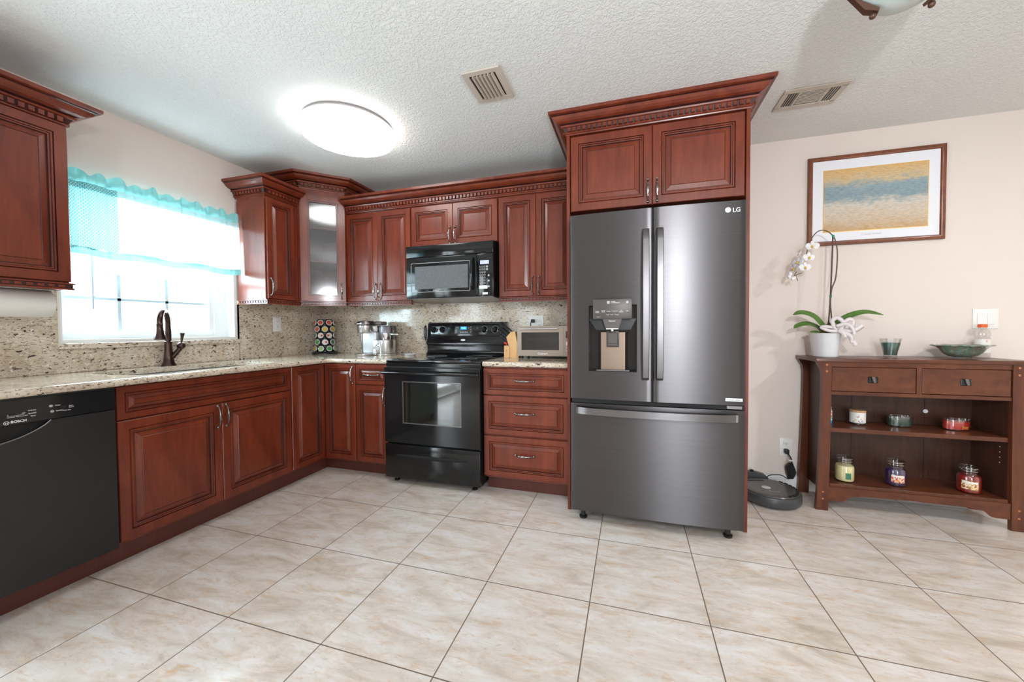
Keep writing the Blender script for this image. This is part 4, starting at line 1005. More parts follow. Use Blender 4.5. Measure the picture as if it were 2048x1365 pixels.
# ------------------------------------------------------------------ outlets & switches
def plate(label, kind, x, y, z, w_, h_, deg, name):
    t = thing(name, label, kind, (x, y, z)); M_ = place(x, y, z, deg)
    obj('face_plate', MB(M_).rbox(-w_/2, w_/2, -.006, -.0006, -h_/2, h_/2, .002, 2), 'white_plastic', t)
    return t, M_
def recep(t, M_, xo, zo, name='receptacle'):
    r = obj(name, MB(M_).rbox(xo-.017, xo+.017, -.0085, -.005, zo-.015, zo+.015, .002, 1), 'white_plastic', t)
    obj('slot', MB(M_).box(xo-.007, xo-.005, -.0091, -.0083, zo-.001, zo+.008).box(xo+.005, xo+.007, -.0091, -.0083, zo-.001, zo+.008).box(xo-.002, xo+.002, -.0091, -.0083, zo-.010, zo-.006), 'dark_slot', r)
t, M_ = plate('white outlet plate on the window wall granite, left of the coffee pod tower', 'outlet', .0205, -.545, 1.193, .078, .124, 90, 'wall_outlet')
recep(t, M_, 0, .022); recep(t, M_, 0, -.022)
t, M_ = plate('white double outlet above the toaster oven with one black plug in it', 'outlet', 2.203, -.0205, 1.190, .120, .120, 0, 'wall_outlet')
recep(t, M_, .026, .014); recep(t, M_, .026, -.022); recep(t, M_, -.024, .014)
t, M_ = plate('white outlet low on the beige wall beside the console table, with a black plug', 'outlet', 4.002, 0, .293, .078, .124, 0, 'wall_outlet')
recep(t, M_, 0, .024); recep(t, M_, 0, -.022)
t, M_ = plate('white double light switch on the beige wall behind the bottle', 'switch', 5.056, 0, 1.182, .122, .122, 0, 'light_switch')
for x_ in (-.024, .024):
    obj('rocker', MB(M_).rbox(x_-.017, x_+.017, -.0105, -.005, -.034, .034, .002, 1), 'white_trim', t)
# toaster plug + cord
t = thing('toaster_power_cord', 'black plug and cord in the outlet above the toaster oven', 'cord', (2.179, -.03, 1.16))
obj('plug', MB().rbox(2.163, 2.193, -.058, -.0295, 1.190, 1.218, .004, 2), 'cord_black', t)
obj('cord', MB().tube([(2.172, -.052, 1.206), (2.165, -.062, 1.190), (2.166, -.060, 1.16), (2.168, -.045, 1.10), (2.170, -.035, .98), (2.170, -.036, .93), (2.19, -.044, .921)], .0035, 8), 'cord_black', t)

# ------------------------------------------------------------------ countertop items
Z = CT1+.0008
# coffee pod tower
KX, KY = .150, -.150
t = thing('coffee_pod_tower', 'black carousel tower for coffee pods standing in the counter corner', 'pod rack', (KX, KY, Z))
obj('base', MB().lathe([(0, 0), (.112, 0), (.112, .010), (.100, .018), (0, .018)], (KX, KY, Z), 40), 'black_satin', t)
obj('column', MB().lathe([(0, .018), (.048, .018), (.048, .318), (.06, .322), (.06, .328), (0, .328)], (KX, KY, Z), 16), 'black_satin', t)
face = math.degrees(math.atan2(CY-KY, CX-KX))
rowz = [.296, .235, .175, .113, .052]
podspec = [[(-67.5, 'red', 'red and white'), (-22.5, 'red', 'red berry'), (22.5, 'red', 'red and purple'), (67.5, 'brown', 'brown')],
           [(-45, 'red', 'white and red'), (0, 'yellow', 'yellow'), (45, 'ochre', 'ochre yellow')],
           [(-67.5, 'darkgreen', 'dark green'), (-22.5, 'whitered', 'white and red'), (22.5, 'whitered', 'white and crimson'), (67.5, 'brown', 'brown red')],
           [(-45, 'green', 'green'), (0, 'whitered', 'white and coral'), (45, 'darkgreen', 'dark green')],
           [(-67.5, 'yellow', 'orange'), (-22.5, 'lime', 'pale green'), (22.5, 'green', 'bright green'), (67.5, 'lime', 'light green')]]
PC = {'red': (.60, .10, .06), 'brown': (.25, .08, .05), 'yellow': (.80, .45, .03), 'ochre': (.55, .32, .03), 'darkgreen': (.04, .16, .07), 'whitered': (.65, .10, .08), 'green': (.07, .33, .08), 'lime': (.28, .50, .14)}
for k_, c in PC.items(): simple('pod_'+k_, c, .4, var=.5, vscale=90)
holder = MB()
posn = {4: ['leftmost', 'second from left', 'third from left', 'rightmost'], 3: ['left', 'middle', 'right']}
rown = ['top row', 'second row', 'third row', 'fourth row', 'bottom row']
for ri, row in enumerate(podspec):
    for ci, (ang, colk, cn) in enumerate(row):
        a_ = math.radians(face+ang); dirv = Vector((math.cos(a_), math.sin(a_), .22)).normalized()
        c = Vector((KX, KY, Z+rowz[ri]))+Vector((math.cos(a_), math.sin(a_), 0))*.092
        q = dirv.to_track_quat('Z', 'Y').to_matrix()
        hm = holder.lathe([(.024, -.028), (.0262, -.010)], c, 18, rot=q)
        lab = '%s coffee pod, %s in the %s of the pod tower' % (cn, posn[len(row)][ci], rown[ri])
        p = thing('coffee_pod', lab, 'coffee pod', c-dirv*.03, 'coffee pods in the carousel tower')
        obj('cup', MB().lathe([(0, -.040), (.018, -.040), (.0225, -.002), (.0262, -.001), (.0262, .0005), (0, .0005)], c, 20, rot=q), 'pod_white', p)
        prof = [(0, .0012), (.0195, .0012), (.0200, .0005)]
        cc = c
        if colk == 'whitered':
            prof = [(0, .0014), (.0105, .0014), (.0110, .0006)]; sidev = q @ Vector((1, 0, 0)); cc = c+Vector((-math.sin(a_), math.cos(a_), 0))*.008*(1 if ang <= 0 else -1)
        obj('lid', MB().lathe(prof, cc, 20, rot=q), 'pod_'+colk, p)
obj('pod_holders', holder, 'black_gloss', t, solid=.0015)

# coffee maker
M_ = place(.800, -.215, Z, 8)
t = thing('coffee_maker', 'silver pod coffee machine with milk frother, on the counter left of the range', 'coffee maker', (.80, -.21, Z))
m = MB(M_); m.lathe([(0, 0), (.075, 0), (.08, .006), (.08, .014), (.072, .020), (0, .020)], (-.105, -.045, 0), 32, sy=1.1); m.lathe([(0, 0), (.082, 0), (.084, .006), (.084, .016), (0, .018)], (.085, -.02, 0), 36)
m.rbox(-.13, .10, -.04, .11, 0, .018, .004, 2); obj('base', m, 'steel_light', t)
obj('body', MB(M_).rbox(-.130, .000, -.040, .110, .018, .205, .010, 3), 'silver_panel', t)
obj('side_panel', MB(M_).rbox(-.150, -.1305, -.028, .105, .018, .205, .006, 2), 'steel_handle', t)
hd = obj('brew_head', MB(M_).lathe([(0, .200), (.066, .200), (.070, .206), (.072, .262), (.066, .268), (0, .268)], (-.100, -.030, 0), 36), 'steel_light', t)
obj('brew_head_back', MB(M_).rbox(-.150, .000, -.020, .108, .205, .262, .010, 2), 'steel_light', t)
obj('lid', MB(M_).lathe([(0, .268), (.076, .268), (.078, .276), (.078, .288), (.072, .298), (.05, .304), (0, .305)], (-.100, -.024, 0), 36).rbox(-.11, .035, -.01, .10, .266, .300, .010, 2), 'steel_handle', t)
obj('lid_handle', MB(M_).tube([(-.178, -.035, .274), (-.172, -.085, .276), (-.120, -.112, .278), (-.07, -.105, .278)], .0075, 10), 'chrome', t)
obj('water_tank', MB(M_).rbox(.001, .118, .035, .112, .018, .262, .008, 2), 'smoked_glass', t)
obj('tank_column', MB(M_).rbox(.004, .110, -.002, .0345, .140, .258, .006, 2), 'steel_handle', t)
fb = obj('frother_base', MB(M_).lathe([(0, .018), (.078, .018), (.080, .024), (.080, .134), (.076, .138), (0, .138)], (.085, -.022, 0), 40).rbox(.001, .085, -.101, .030, .018, .136, .008, 2), 'steel_light', t)
for dx_, dz_ in ((.038, .092), (.053, .103), (.053, .081)): obj('button', MB(M_ @ Matrix.Translation((dx_, -.1008, dz_)) @ Matrix.Rotation(PI/2, 4, 'X')).lathe([(0, .002), (.0055, .002), (.006, 0)], (0, 0, 0), 14), 'black_satin', fb)
cup = obj('frother_cup', MB(M_).lathe([(0, .1385), (.036, .1385), (.038, .145), (.038, .196), (.034, .196), (.034, .146), (0, .144)], (.092, -.030, 0), 32), 'chrome', t)
obj('cup_handle', MB(M_).tube([(.128, -.030, .185), (.150, -.030, .186), (.200, -.034, .182), (.208, -.034, .180)], [.006, .009, .009, .006], 10), 'steel_light', cup)
# spoon rest
tag(obj('spoon_rest', MB().lathe([(0, .002), (.030, .002), (.042, .012), (.045, .012), (.034, 0), (0, 0)], (1.085, -.16, Z), 28, sx=1.3), 'pot_white', None, (1.085, -.16, Z)), 'small white spoon rest on the counter between coffee maker and range', 'spoon rest')
# black-handled lighter leaning by the range
t = thing('grill_lighter', 'black-handled lighter with thin shaft standing at the left side of the range backguard', 'lighter', (1.186, -.06, Z))
obj('shaft', MB().tube([(1.193, -.075, Z), (1.192, -.072, Z+.15)], .002, 8), 'steel_handle', t)
obj('handle', MB().tube([(1.1925, -.073, Z+.125), (1.190, -.071, Z+.150), (1.185, -.069, Z+.20), (1.187, -.067, Z+.245), (1.190, -.066, Z+.262)], [.004, .011, .014, .012, .005], 12), 'handle_black', t)

# knife block and knives
KBX, KBY = 2.030, -.240
t = thing('knife_block', 'light wooden knife block on the counter between range and toaster oven', 'knife block', (KBX, KBY, Z))
M_ = place(KBX, KBY, Z, 0)
m = MB(M_); m.prism([(.022, .0), (.094, .0), (.094, .075), (.066, .203), (.036, .203), (-.004, .160), (.018, .085)], 'y', -.045, .055); obj('slanted_body', m, 'maple_block', t)
m = MB(M_); m.prism([(-.022, 0), (.0215, 0), (.0215, .086), (.010, .094), (-.020, .094)], 'y', -.050, .040); obj('front_stand', m, 'maple_block', t)
text('engraving', 'J', .020, (KBX-.002, KBY-.0506, Z+.055), t, 'bronze_dark')
ax = Vector((-.50, -.0, .866)).normalized()   # knives point up and to the left
kn = [((.028, .030, .197), .125, 'topmost long black-handled knife in the block, rear right'), ((.018, .008, .186), .125, 'black-handled knife second from the top of the block'),
      ((.010, .034, .178), .115, 'black-handled knife third from the top of the block'), ((.004, -.020, .170), .120, 'front large black-handled knife with rivets in the block'),
      ((.002, -.030, .150), .108, 'black-handled knife in the middle of the block, left side'), ((.008, .000, .130), .100, 'black-handled knife below the large ones at the left of the block'),
      ((.004, -.026, .118), .088, 'small black steak knife in the lower left slots of the block')]
for k_, (b_, L, lab) in enumerate(kn):
    base = Vector((KBX, KBY, Z))+Vector(b_); d_ = Vector((-.72, -.06, .66)).normalized()
    p = thing('kitchen_knife', lab, 'knife', base, 'knives in the wooden block')
    obj('blade', MB().tube([base-d_*.015, base+d_*.012], .006, 8, flat=.25), 'chrome', p)
    obj('knife_handle', MB().tube([base+d_*.008, base+d_*.03, base+d_*(L*.6), base+d_*(L-.01), base+d_*L], [.009, .0105, .0095, .0115, .008], 10, flat=.7), 'handle_black', p)
p = thing('kitchen_scissors', 'scissors with red and black grips in the front slot of the knife block', 'scissors', (KBX-.03, KBY-.05, Z+.085))
b_ = Vector((KBX-.004, KBY-.020, Z+.100)); d_ = Vector((-.72, -.06, .60)).normalized()
obj('blade', MB().tube([b_-d_*.01, b_+d_*.01], .005, 8, flat=.3), 'chrome', p)
obj('grip', MB().tube([b_+d_*.005, b_+d_*.03], [.008, .010], 10), 'red_plastic', p)
obj('grip', MB().tube([b_+d_*.03, b_+d_*.065], [.010, .008], 10), 'handle_black', p)

# toaster oven
t = thing('toaster_oven', 'stainless toaster oven with glass door on the right counter', 'toaster oven', (2.345, -.2, Z))
TX0, TX1, TZ0, TZ1, TF = 2.128, 2.560, Z+.020, 1.160, -.330
obj('body', MB().rbox(TX0, TX1, TF+.012, -.080, TZ0, TZ1, .006, 2), 'steel_warm', t)
m = MB(); TD = 2.484
m.box(TX0+.001, TD, TF, TF+.011, TZ0, TZ0+.045).box(TX0+.001, TD, TF, TF+.011, TZ1-.048, TZ1-.002).box(TX0+.001, TX0+.034, TF, TF+.011, TZ0+.045, TZ1-.048).box(TD-.034, TD, TF, TF+.011, TZ0+.045, TZ1-.048)
d = obj('door', m, 'steel_warm', t)
obj('inner_cavity', MB().box(TX0+.034, TD-.034, TF+.0085, TF+.0112, TZ0+.045, TZ1-.048), 'black_satin', t)
obj('glass_pane', MB().box(TX0+.034, TD-.034, TF+.002, TF+.004, TZ0+.045, TZ1-.048), 'smoked_glass', d)
obj('baking_tray', MB().tube([(TX0+.040, TF+.006, 1.060), (TX0+.055, TF+.006, 1.048), (TD-.055, TF+.006, 1.048), (TD-.040, TF+.006, 1.060)], .0015, 6).box(TX0+.06, TD-.06, TF+.0055, TF+.0075, 1.053, 1.070), 'grey_print', t)
m = MB(); m.tube([(TX0+.028, TF-.030, TZ1-.022), (TD-.040, TF-.030, TZ1-.022)], .0075, 12).box(TX0+.034, TX0+.046, TF-.030, TF, TZ1-.027, TZ1-.017).box(TD-.060, TD-.046, TF-.030, TF, TZ1-.030, TZ1-.014)
obj('handle', m, 'chrome', d)
cp = obj('control_panel', MB().box(TD+.001, TX1-.001, TF, TF+.011, TZ0, TZ1-.002), 'steel_warm', t)
obj('display', MB().box(TD+.016, TX1-.018, TF-.0012, TF, TZ1-.090, TZ1-.040), 'smoked_glass', cp)
obj('knob', MB(Matrix.Translation((TD+.038, TF, TZ1-.130)) @ Matrix.Rotation(PI/2, 4, 'X')).lathe([(.018, 0), (.017, .014), (0, .015)], (0, 0, 0), 24), 'chrome', cp)
for z_ in (1.02, .998, .976):
    for x_ in (.016, .045): m = MB(Matrix.Translation((TD+.008+x_, TF, z_)) @ Matrix.Rotation(PI/2, 4, 'X')); m.lathe([(.0065, 0), (.006, .003), (0, .003)], (0, 0, 0), 14); obj('button', m, 'grey_print', cp)
text('brand_lettering', 'Cuisinart', .020, ((TX0+TD)/2+.02, TF-.0008, TZ0+.018), d, bold=.0003)
for x_ in (TX0+.03, TX1-.03):
    for y_ in (TF+.03, -.11): obj('foot', MB().lathe([(0, 0), (.010, 0), (.012, .021), (0, .021)], (x_, y_, Z), 12), 'black_satin', t)

# ------------------------------------------------------------------ wall picture
t = thing('framed_picture', 'framed landscape print with wide white mat on the beige wall', 'picture', (4.48, -.01, 1.69))
PX0, PX1, PZ0, PZ1 = 4.113, 4.847, 1.688, 2.283
m = MB(place(PX0, -.002, PZ0)); W_, H_ = PX1-PX0, PZ1-PZ0
m.rings(W_, H_, [(0, 0), (0, -.014), (.004, -.020), (.012, -.022), (.024, -.018), (.030, -.010)]); obj('frame', m, 'frame_wood', t)
obj('mat_board', MB().box(PX0+.029, PX1-.029, -.0135, -.0115, PZ0+.029, PZ1-.029), 'mat_board', t)
obj('print_border', MB().box(4.200, 4.762, -.0142, -.0135, 1.774, 2.190), 'gold', t)
obj('art_print', MB().box(4.204, 4.758, -.0148, -.0142, 1.778, 2.186), 'art_print', t)
text('caption', 'CLAUDE MONET', .015, (4.47, -.0141, 1.748), t, 'caption_grey')

# ------------------------------------------------------------------ console table
t = thing('console_table', 'brown oak console table with two drawers and open shelves against the beige wall', 'console table', (4.552, -.16, 0))
CT = .945; cx0, cx1 = 4.140, 4.968; LO = [(4.062, 4.127), (4.977, 5.042)]
obj('top', MB().rbox(4.052, 5.056, -.318, -.016, CT-.022, CT, .003, 2), 'oak_brown_h', t)
def legpoly(mir):
    # outer side: foot flares out, curved corbel at top;  inner side straight
    P_ = [(4.062, 0), (4.127, 0), (4.133, .40), (4.136, .80), (4.136, CT-.0225), (4.058, CT-.0225), (4.066, .905), (4.080, .880), (4.087, .84), (4.086, .70), (4.078, .37), (4.068, .10)]
    return P_ if not mir else [(2*4.552-x, z) for x, z in P_]
for mir in (0, 1):
    for (y0, y1) in ((-.310, -.285), (-.045, -.020)):
        lg = obj('leg', MB().prism(legpoly(mir), 'y', y0, y1), 'oak_brown', t)
        if y0 < -.2:
            for z_ in (.905, .865, .115, .072):
                xx = 4.111 if z_ > .5 else 4.098
                if mir: xx = 2*4.552-xx
                m = MB(Matrix.Translation((xx, -.310, z_)) @ Matrix.Rotation(PI/2, 4, 'X')); m.lathe([(.0065, -.002), (.0060, .002), (.003, .0035), (0, .004)], (0, 0, 0), 12); obj('peg', m, 'copper_peg', lg)
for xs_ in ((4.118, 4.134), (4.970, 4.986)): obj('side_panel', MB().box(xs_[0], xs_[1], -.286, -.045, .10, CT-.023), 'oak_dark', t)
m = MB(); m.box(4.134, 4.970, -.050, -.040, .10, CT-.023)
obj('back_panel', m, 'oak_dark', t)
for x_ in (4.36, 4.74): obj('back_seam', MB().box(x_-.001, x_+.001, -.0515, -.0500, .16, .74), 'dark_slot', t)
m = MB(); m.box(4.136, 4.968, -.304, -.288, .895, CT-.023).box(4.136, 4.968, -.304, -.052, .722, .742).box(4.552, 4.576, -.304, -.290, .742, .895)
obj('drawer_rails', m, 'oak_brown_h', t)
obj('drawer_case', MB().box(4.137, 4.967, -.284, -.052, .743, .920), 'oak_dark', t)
for x0, x1 in ((4.139, 4.549), (4.579, 4.965)):
    d = obj('drawer', MB().rbox(x0, x1, -.3035, -.285, .745, .892, .002, 1), 'oak_brown_h', t)
    xc = (x0+x1)/2+.0
    h_ = obj('handle', MB().rbox(xc-.024, xc+.024, -.3065, -.3033, .800, .838, .003, 1), 'handle_black', d)
    m = MB(); m.prism([(xc-.010, .838), (xc+.006, .838), (xc+.012, .806), (xc+.004, .800), (xc-.004, .815)], 'y', -.314, -.307); obj('drop_pull', m, 'pewter', h_)
sh = obj('shelf', MB().rbox(4.136, 4.968, -.292, -.052, .488, .514, .002, 1), 'oak_brown_h', t); sh['label'] = 'middle shelf board'
obj('bottom_shelf', MB().rbox(4.136, 4.968, -.300, -.052, .148, .168, .002, 1), 'oak_brown_h', t)
m = MB(); ap = [(4.130, .150), (4.974, .150), (4.974, .062), (4.915, .062), (4.895, .066), (4.880, .082), (4.860, .098), (4.800, .106), (4.552, .110), (4.304, .106), (4.244, .098), (4.224, .082), (4.209, .066), (4.189, .062), (4.130, .062)]
m.prism(ap, 'y', -.306, -.290); obj('apron', m, 'oak_brown_h', t)
obj('cam_lock', MB(Matrix.Translation((4.744, -.052, .600)) @ Matrix.Rotation(PI/2, 4, 'X')).lathe([(.013, 0), (.012, .004), (.007, .005), (0, .003)], (0, 0, 0), 16), 'pot_white', t)
m = MB()
for z_ in (.45, .42, .39, .36): m.lathe([(0, 0), (.003, 0), (.003, .0015)], (0, 0, 0), 8) if False else m.box(4.9680, 4.9695, -.243, -.238, z_-.0025, z_+.0025)
obj('shelf_pin_hole', m, 'grille_tan', t)

# ------------------------------------------------------------------ things on the console
TZ = CT+.0006; SZ = .5146; BZ = .1686
def lathe_obj(name, prof, c, mat, parent, n=32, solid=None, **k): return obj(name, MB().lathe(prof, c, n, **k), mat, parent, solid=solid)
# orchid
OX, OY = 4.160, -.165
t = thing('potted_orchid', 'white moth orchid in a white pot, arching over the left end of the console', 'plant', (OX, OY, TZ))
lathe_obj('pot', [(0, 0), (.062, 0), (.066, .004), (.084, .148), (.087, .152), (.083, .154), (.078, .148), (.060, .012), (0, .012)], (OX, OY, TZ), 'pot_white', t, 48)
m = MB(); m.lathe([(0, .143), (.05, .142), (.077, .136)], (OX, OY, TZ), 24); rr = random.Random(5)
for i in range(40):
    a_, r_ = rr.random()*2*PI, rr.random()*.066; m.ball((OX+r_*math.cos(a_), OY+r_*math.sin(a_), TZ+.142+rr.random()*.010), .007+rr.random()*.006, n=6)
obj('bark_mix', m, 'moss_bark', t)
def leaf(pts, wmax, nm='leaf'):
    """long strap leaf through 3D points"""
    P_ = [Vector(p) for p in pts]; n_ = 18; S_ = []
    for i in range(n_+1):
        s_ = i/n_*(len(P_)-1); k = min(int(s_), len(P_)-2); f_ = s_-k
        p0 = P_[max(k-1, 0)]; p1 = P_[k]; p2 = P_[k+1]; p3 = P_[min(k+2, len(P_)-1)]
        S_.append(.5*((2*p1)+(p2-p0)*f_+(2*p0-5*p1+4*p2-p3)*f_*f_+(3*p1-p0-3*p2+p3)*f_**3))
    m = MB(); G = []
    for i, p in enumerate(S_):
        t_ = (S_[min(i+1, n_)]-S_[max(i-1, 0)]).normalized(); sd = t_.cross(Vector((0, -.72, .69))); sd.normalize(); up = sd.cross(t_)
        u = i/n_; w_ = wmax*(.35+.65*math.sin(PI*min(1, .18+u*.75)))*(1-max(0, u-.86)/.14*.9)
        G.append([m.v(p-sd*w_+up*w_*.30), m.v(p-sd*w_*.5+up*w_*.08), m.v(p-up*0), m.v(p+sd*w_*.5+up*w_*.08), m.v(p+sd*w_+up*w_*.30)])
    for i in range(n_):
        for j in range(4): m.f([G[i][j], G[i][j+1], G[i+1][j+1], G[i+1][j]])
    return obj(nm, m, 'leaf_green', t, solid=.003)
zt = TZ+.145
leaf([(OX-.005, OY-.01, zt), (OX-.03, OY-.03, zt+.055), (OX-.085, OY-.045, zt+.115), (OX-.150, OY-.05, zt+.140), (OX-.198, OY-.05, zt+.128)], .022)
leaf([(OX-.01, OY, zt), (OX-.05, OY-.015, zt+.045), (OX-.11, OY-.03, zt+.068), (OX-.165, OY-.04, zt+.058), (OX-.190, OY-.045, zt+.040)], .018)
leaf([(OX+.01, OY, zt), (OX+.05, OY-.01, zt+.06), (OX+.12, OY-.015, zt+.115), (OX+.20, OY-.02, zt+.138), (OX+.292, OY-.02, zt+.120)], .020)
leaf([(OX-.02, OY-.02, zt), (OX-.06, OY-.04, zt+.014), (OX-.105, OY-.05, zt+.016)], .010)
leaf([(OX+.0, OY+.02, zt), (OX+.03, OY+.04, zt+.05), (OX+.06, OY+.045, zt+.07)], .016)
obj('support_stake', MB().tube([(OX+.012, OY, zt-.01), (OX+.024, OY, zt+.20), (OX+.030, OY, zt+.42), (OX+.034, OY, zt+.625)], .0046, 8), 'stake_brown', t)
def spline(P, n=60):
    P = [Vector(p) for p in P]; out = []
    for i in range(n+1):
        s_ = i/n*(len(P)-1); k = min(int(s_), len(P)-2); f_ = s_-k
        p0 = P[max(k-1, 0)]; p1 = P[k]; p2 = P[k+1]; p3 = P[min(k+2, len(P)-1)]
        out.append(.5*((2*p1)+(p2-p0)*f_+(2*p0-5*p1+4*p2-p3)*f_*f_+(3*p1-p0-3*p2+p3)*f_**3))
    return out
stem = spline([(OX+.030, OY, zt-.005), (OX+.032, OY-.003, zt+.09), (OX+.024, OY-.004, zt+.20), (OX+.030, OY-.004, zt+.29), (OX+.050, OY-.004, zt+.36), (OX+.058, OY-.003, zt+.50), (OX+.052, OY, zt+.58), (OX+.034, OY, zt+.63), (OX-.002, OY, zt+.665), (OX-.04, OY-.003, zt+.668), (OX-.075, OY-.005, zt+.635), (OX-.100, OY-.006, zt+.57), (OX-.118, OY-.006, zt+.50), (OX-.150, OY-.006, zt+.44), (OX-.178, OY-.006, zt+.385)], 90)
obj('flower_stem', MB().tube(stem, [.0046-.0024*i/90 for i in range(91)], 8), 'stem_brown', t)
for z_, x_ in ((.245, .026), (.627, .036)): lathe_obj('clip', [(.0045, -.009), (.0075, -.007), (.0075, .007), (.0045, .009)], (OX+x_, OY, zt+z_), 'clip_green', t, 12)
def flower(c, nrm, s_=.036, par=None):
    m = MB(); q = Vector(nrm).normalized().to_track_quat('Z', 'Y').to_matrix(); c = Vector(c)
    for a_, L, w_ in ((90, 1.0, .55), (210, .95, .5), (330, .95, .5), (8, 1.12, .92), (172, 1.12, .92)):
        a = math.radians(a_); R_ = []
        for i in range(7):
            u = i/6; wid = w_*s_*math.sin(PI*(.08+.88*u))**.7*.62
            r_ = L*s_*u; ctr = Vector((math.cos(a)*r_, math.sin(a)*r_, .22*s_*math.sin(u*2.4)-.05*s_*u)); sd = Vector((-math.sin(a), math.cos(a), 0))
            R_.append([m.v(c+q @ (ctr+sd*wid*k+Vector((0, 0, -.12*wid*abs(k))))) for k in (-1, -.5, 0, .5, 1)])
        for i in range(6):
            for j in range(4): m.f([R_[i][j], R_[i][j+1], R_[i+1][j+1], R_[i+1][j]])
    fo = obj('flower', m, 'petal_white', t, solid=.0012)
    m = MB(); m.ball(tuple(c+q @ Vector((0, -.12*s_, .22*s_))), s_*.20, n=8); m.ball(tuple(c+q @ Vector((0, .06*s_, .2*s_))), s_*.11, n=8); obj('flower_lip', m, 'petal_yellow', fo)
for c, nrm in (((4.074, -.185, 1.658), (-.1, -1, .05)), ((4.018, -.165, 1.612), (-.8, .35, .35)), ((4.052, -.195, 1.585), (.25, -1, .1)), ((4.000, -.175, 1.560), (-.7, -.5, .2)), ((4.030, -.200, 1.522), (.2, -1, .05)), ((3.985, -.170, 1.520), (-.9, -.3, .1)), ((4.012, -.15, 1.545), (.1, .9, .2))):
    flower(c, nrm)
for c, r_ in (((3.952, -.175, 1.470), .011), ((3.972, -.178, 1.455), .010), ((3.962, -.165, 1.490), .012), ((3.985, -.172, 1.462), .009)):
    obj('bud', MB().ball(c, r_, n=10, sz=1.3), 'petal_white', t)
obj('stem_tip', MB().tube([stem[-1], (3.990, -.175, 1.478), (4.000, -.178, 1.440)], .0022, 6).tube([(3.990, -.175, 1.478), (4.022, -.180, 1.492)], .0022, 6), 'stem_brown', t)
# white ribbon bow draped over the pot rim
m = MB()
def strip(P, w_, wave=0):
    S_ = spline(P, 16); R_ = []
    for i, p in enumerate(S_):
        tt = (S_[min(i+1, 16)]-S_[max(i-1, 0)]).normalized(); sd = tt.cross(Vector((.2, -1, .1))).normalized()
        R_.append([m.v(p-sd*w_), m.v(p+Vector((0, -wave, 0))), m.v(p+sd*w_)])
    for i in range(16):
        for j in range(2): m.f([R_[i][j], R_[i][j+1], R_[i+1][j+1], R_[i+1][j]])
bx, by, bz = OX+.035, OY-.065, zt+.02
strip([(bx, by, bz), (bx-.03, by-.01, bz+.06), (bx+.0, by, bz+.085), (bx+.03, by-.01, bz+.05), (bx+.01, by-.01, bz)], .013, .007)
strip([(bx, by, bz+.01), (bx+.05, by-.01, bz+.07), (bx+.085, by, bz+.06), (bx+.06, by-.01, bz+.01), (bx+.015, by-.01, bz)], .013, .007)
strip([(bx-.01, by, bz+.02), (bx-.06, by-.01, bz+.03), (bx-.085, by, bz+.025), (bx-.05, by-.015, bz+.005), (bx, by-.01, bz)], .010, .005)
strip([(bx+.01, by-.008, bz+.01), (bx+.045, by-.03, bz-.02), (bx+.065, by-.03, bz-.055), (bx+.085, by-.03, bz-.085)], .017, .009)
strip([(bx+.01, by-.010, bz+.01), (bx+.055, by-.025, bz+.0), (bx+.085, by-.028, bz+.01), (bx+.115, by-.03, bz+.035)], .015, .008)
strip([(bx, by-.008, bz+.01), (bx+.02, by-.03, bz-.01), (bx+.03, by-.035, bz-.035)], .015, .008)
strip([(bx+.0, by-.012, bz+.01), (bx+.03, by-.034, bz-.01), (bx+.055, by-.040, bz-.035), (bx+.060, by-.036, bz-.070)], .013, .008)
strip([(bx-.01, by-.012, bz+.03), (bx+.03, by-.03, bz+.045), (bx+.06, by-.036, bz+.025), (bx+.075, by-.036, bz-.02)], .011, .006)
obj('ribbon', m, 'ribbon_white', t, solid=.0012)

# glass with green wax on the console top
c = (4.510, -.145, TZ)
t = thing('glass_candle', 'flared clear glass candle with dark green wax on the console top', 'candle', c)
lathe_obj('glass_cup', [(0, 0), (.030, 0), (.032, .003), (.034, .03), (.052, .118), (.0505, .118), (.033, .032), (.030, .014), (0, .013)], c, 'jar_glass', t, 40)
lathe_obj('wax', [(0, .0145), (.0300, .0145), (.0325, .033), (.0450, .088), (.044, .092), (.02, .086), (0, .086)], c, 'wax_teal_green', t, 40)
# ruffled bowl
c = (4.838, -.170, TZ)
t = thing('decorative_bowl', 'green and blue glazed ruffled glass bowl on the console top', 'bowl', c)
lathe_obj('foot_ring', [(0, 0), (.044, 0), (.046, .005), (.040, .009), (0, .009)], c, 'jar_glass', t, 32)
m = MB()
def bw(u, v):
    a_ = u*2*PI+.785
    BP = [(.040, .011), (.060, .017), (.078, .030), (.090, .045), (.101, .058), (.114, .067), (.128, .072)]
    s_ = v*6; k_ = min(int(s_), 5); f_ = s_-k_; tip = 1+.12*math.cos(4*a_)*max(0, v-.55)/.45
    r_ = (BP[k_][0]*(1-f_)+BP[k_+1][0]*f_)*tip; z_ = (BP[k_][1]*(1-f_)+BP[k_+1][1]*f_)*1.12-.0013+.003*math.cos(12*a_)*max(0, v-.5)
    return (c[0]+r_*math.cos(a_)*1.02, c[1]+r_*math.sin(a_)*.9, c[2]+z_)
m.grid(bw, 64, 14); m.lathe([(0, .011), (.040, .011)], c, 64)
bmesh.ops.remove_doubles(m.bm, verts=m.bm.verts, dist=.0004)
obj('bowl', m, 'bowl_glaze', t, solid=.003)
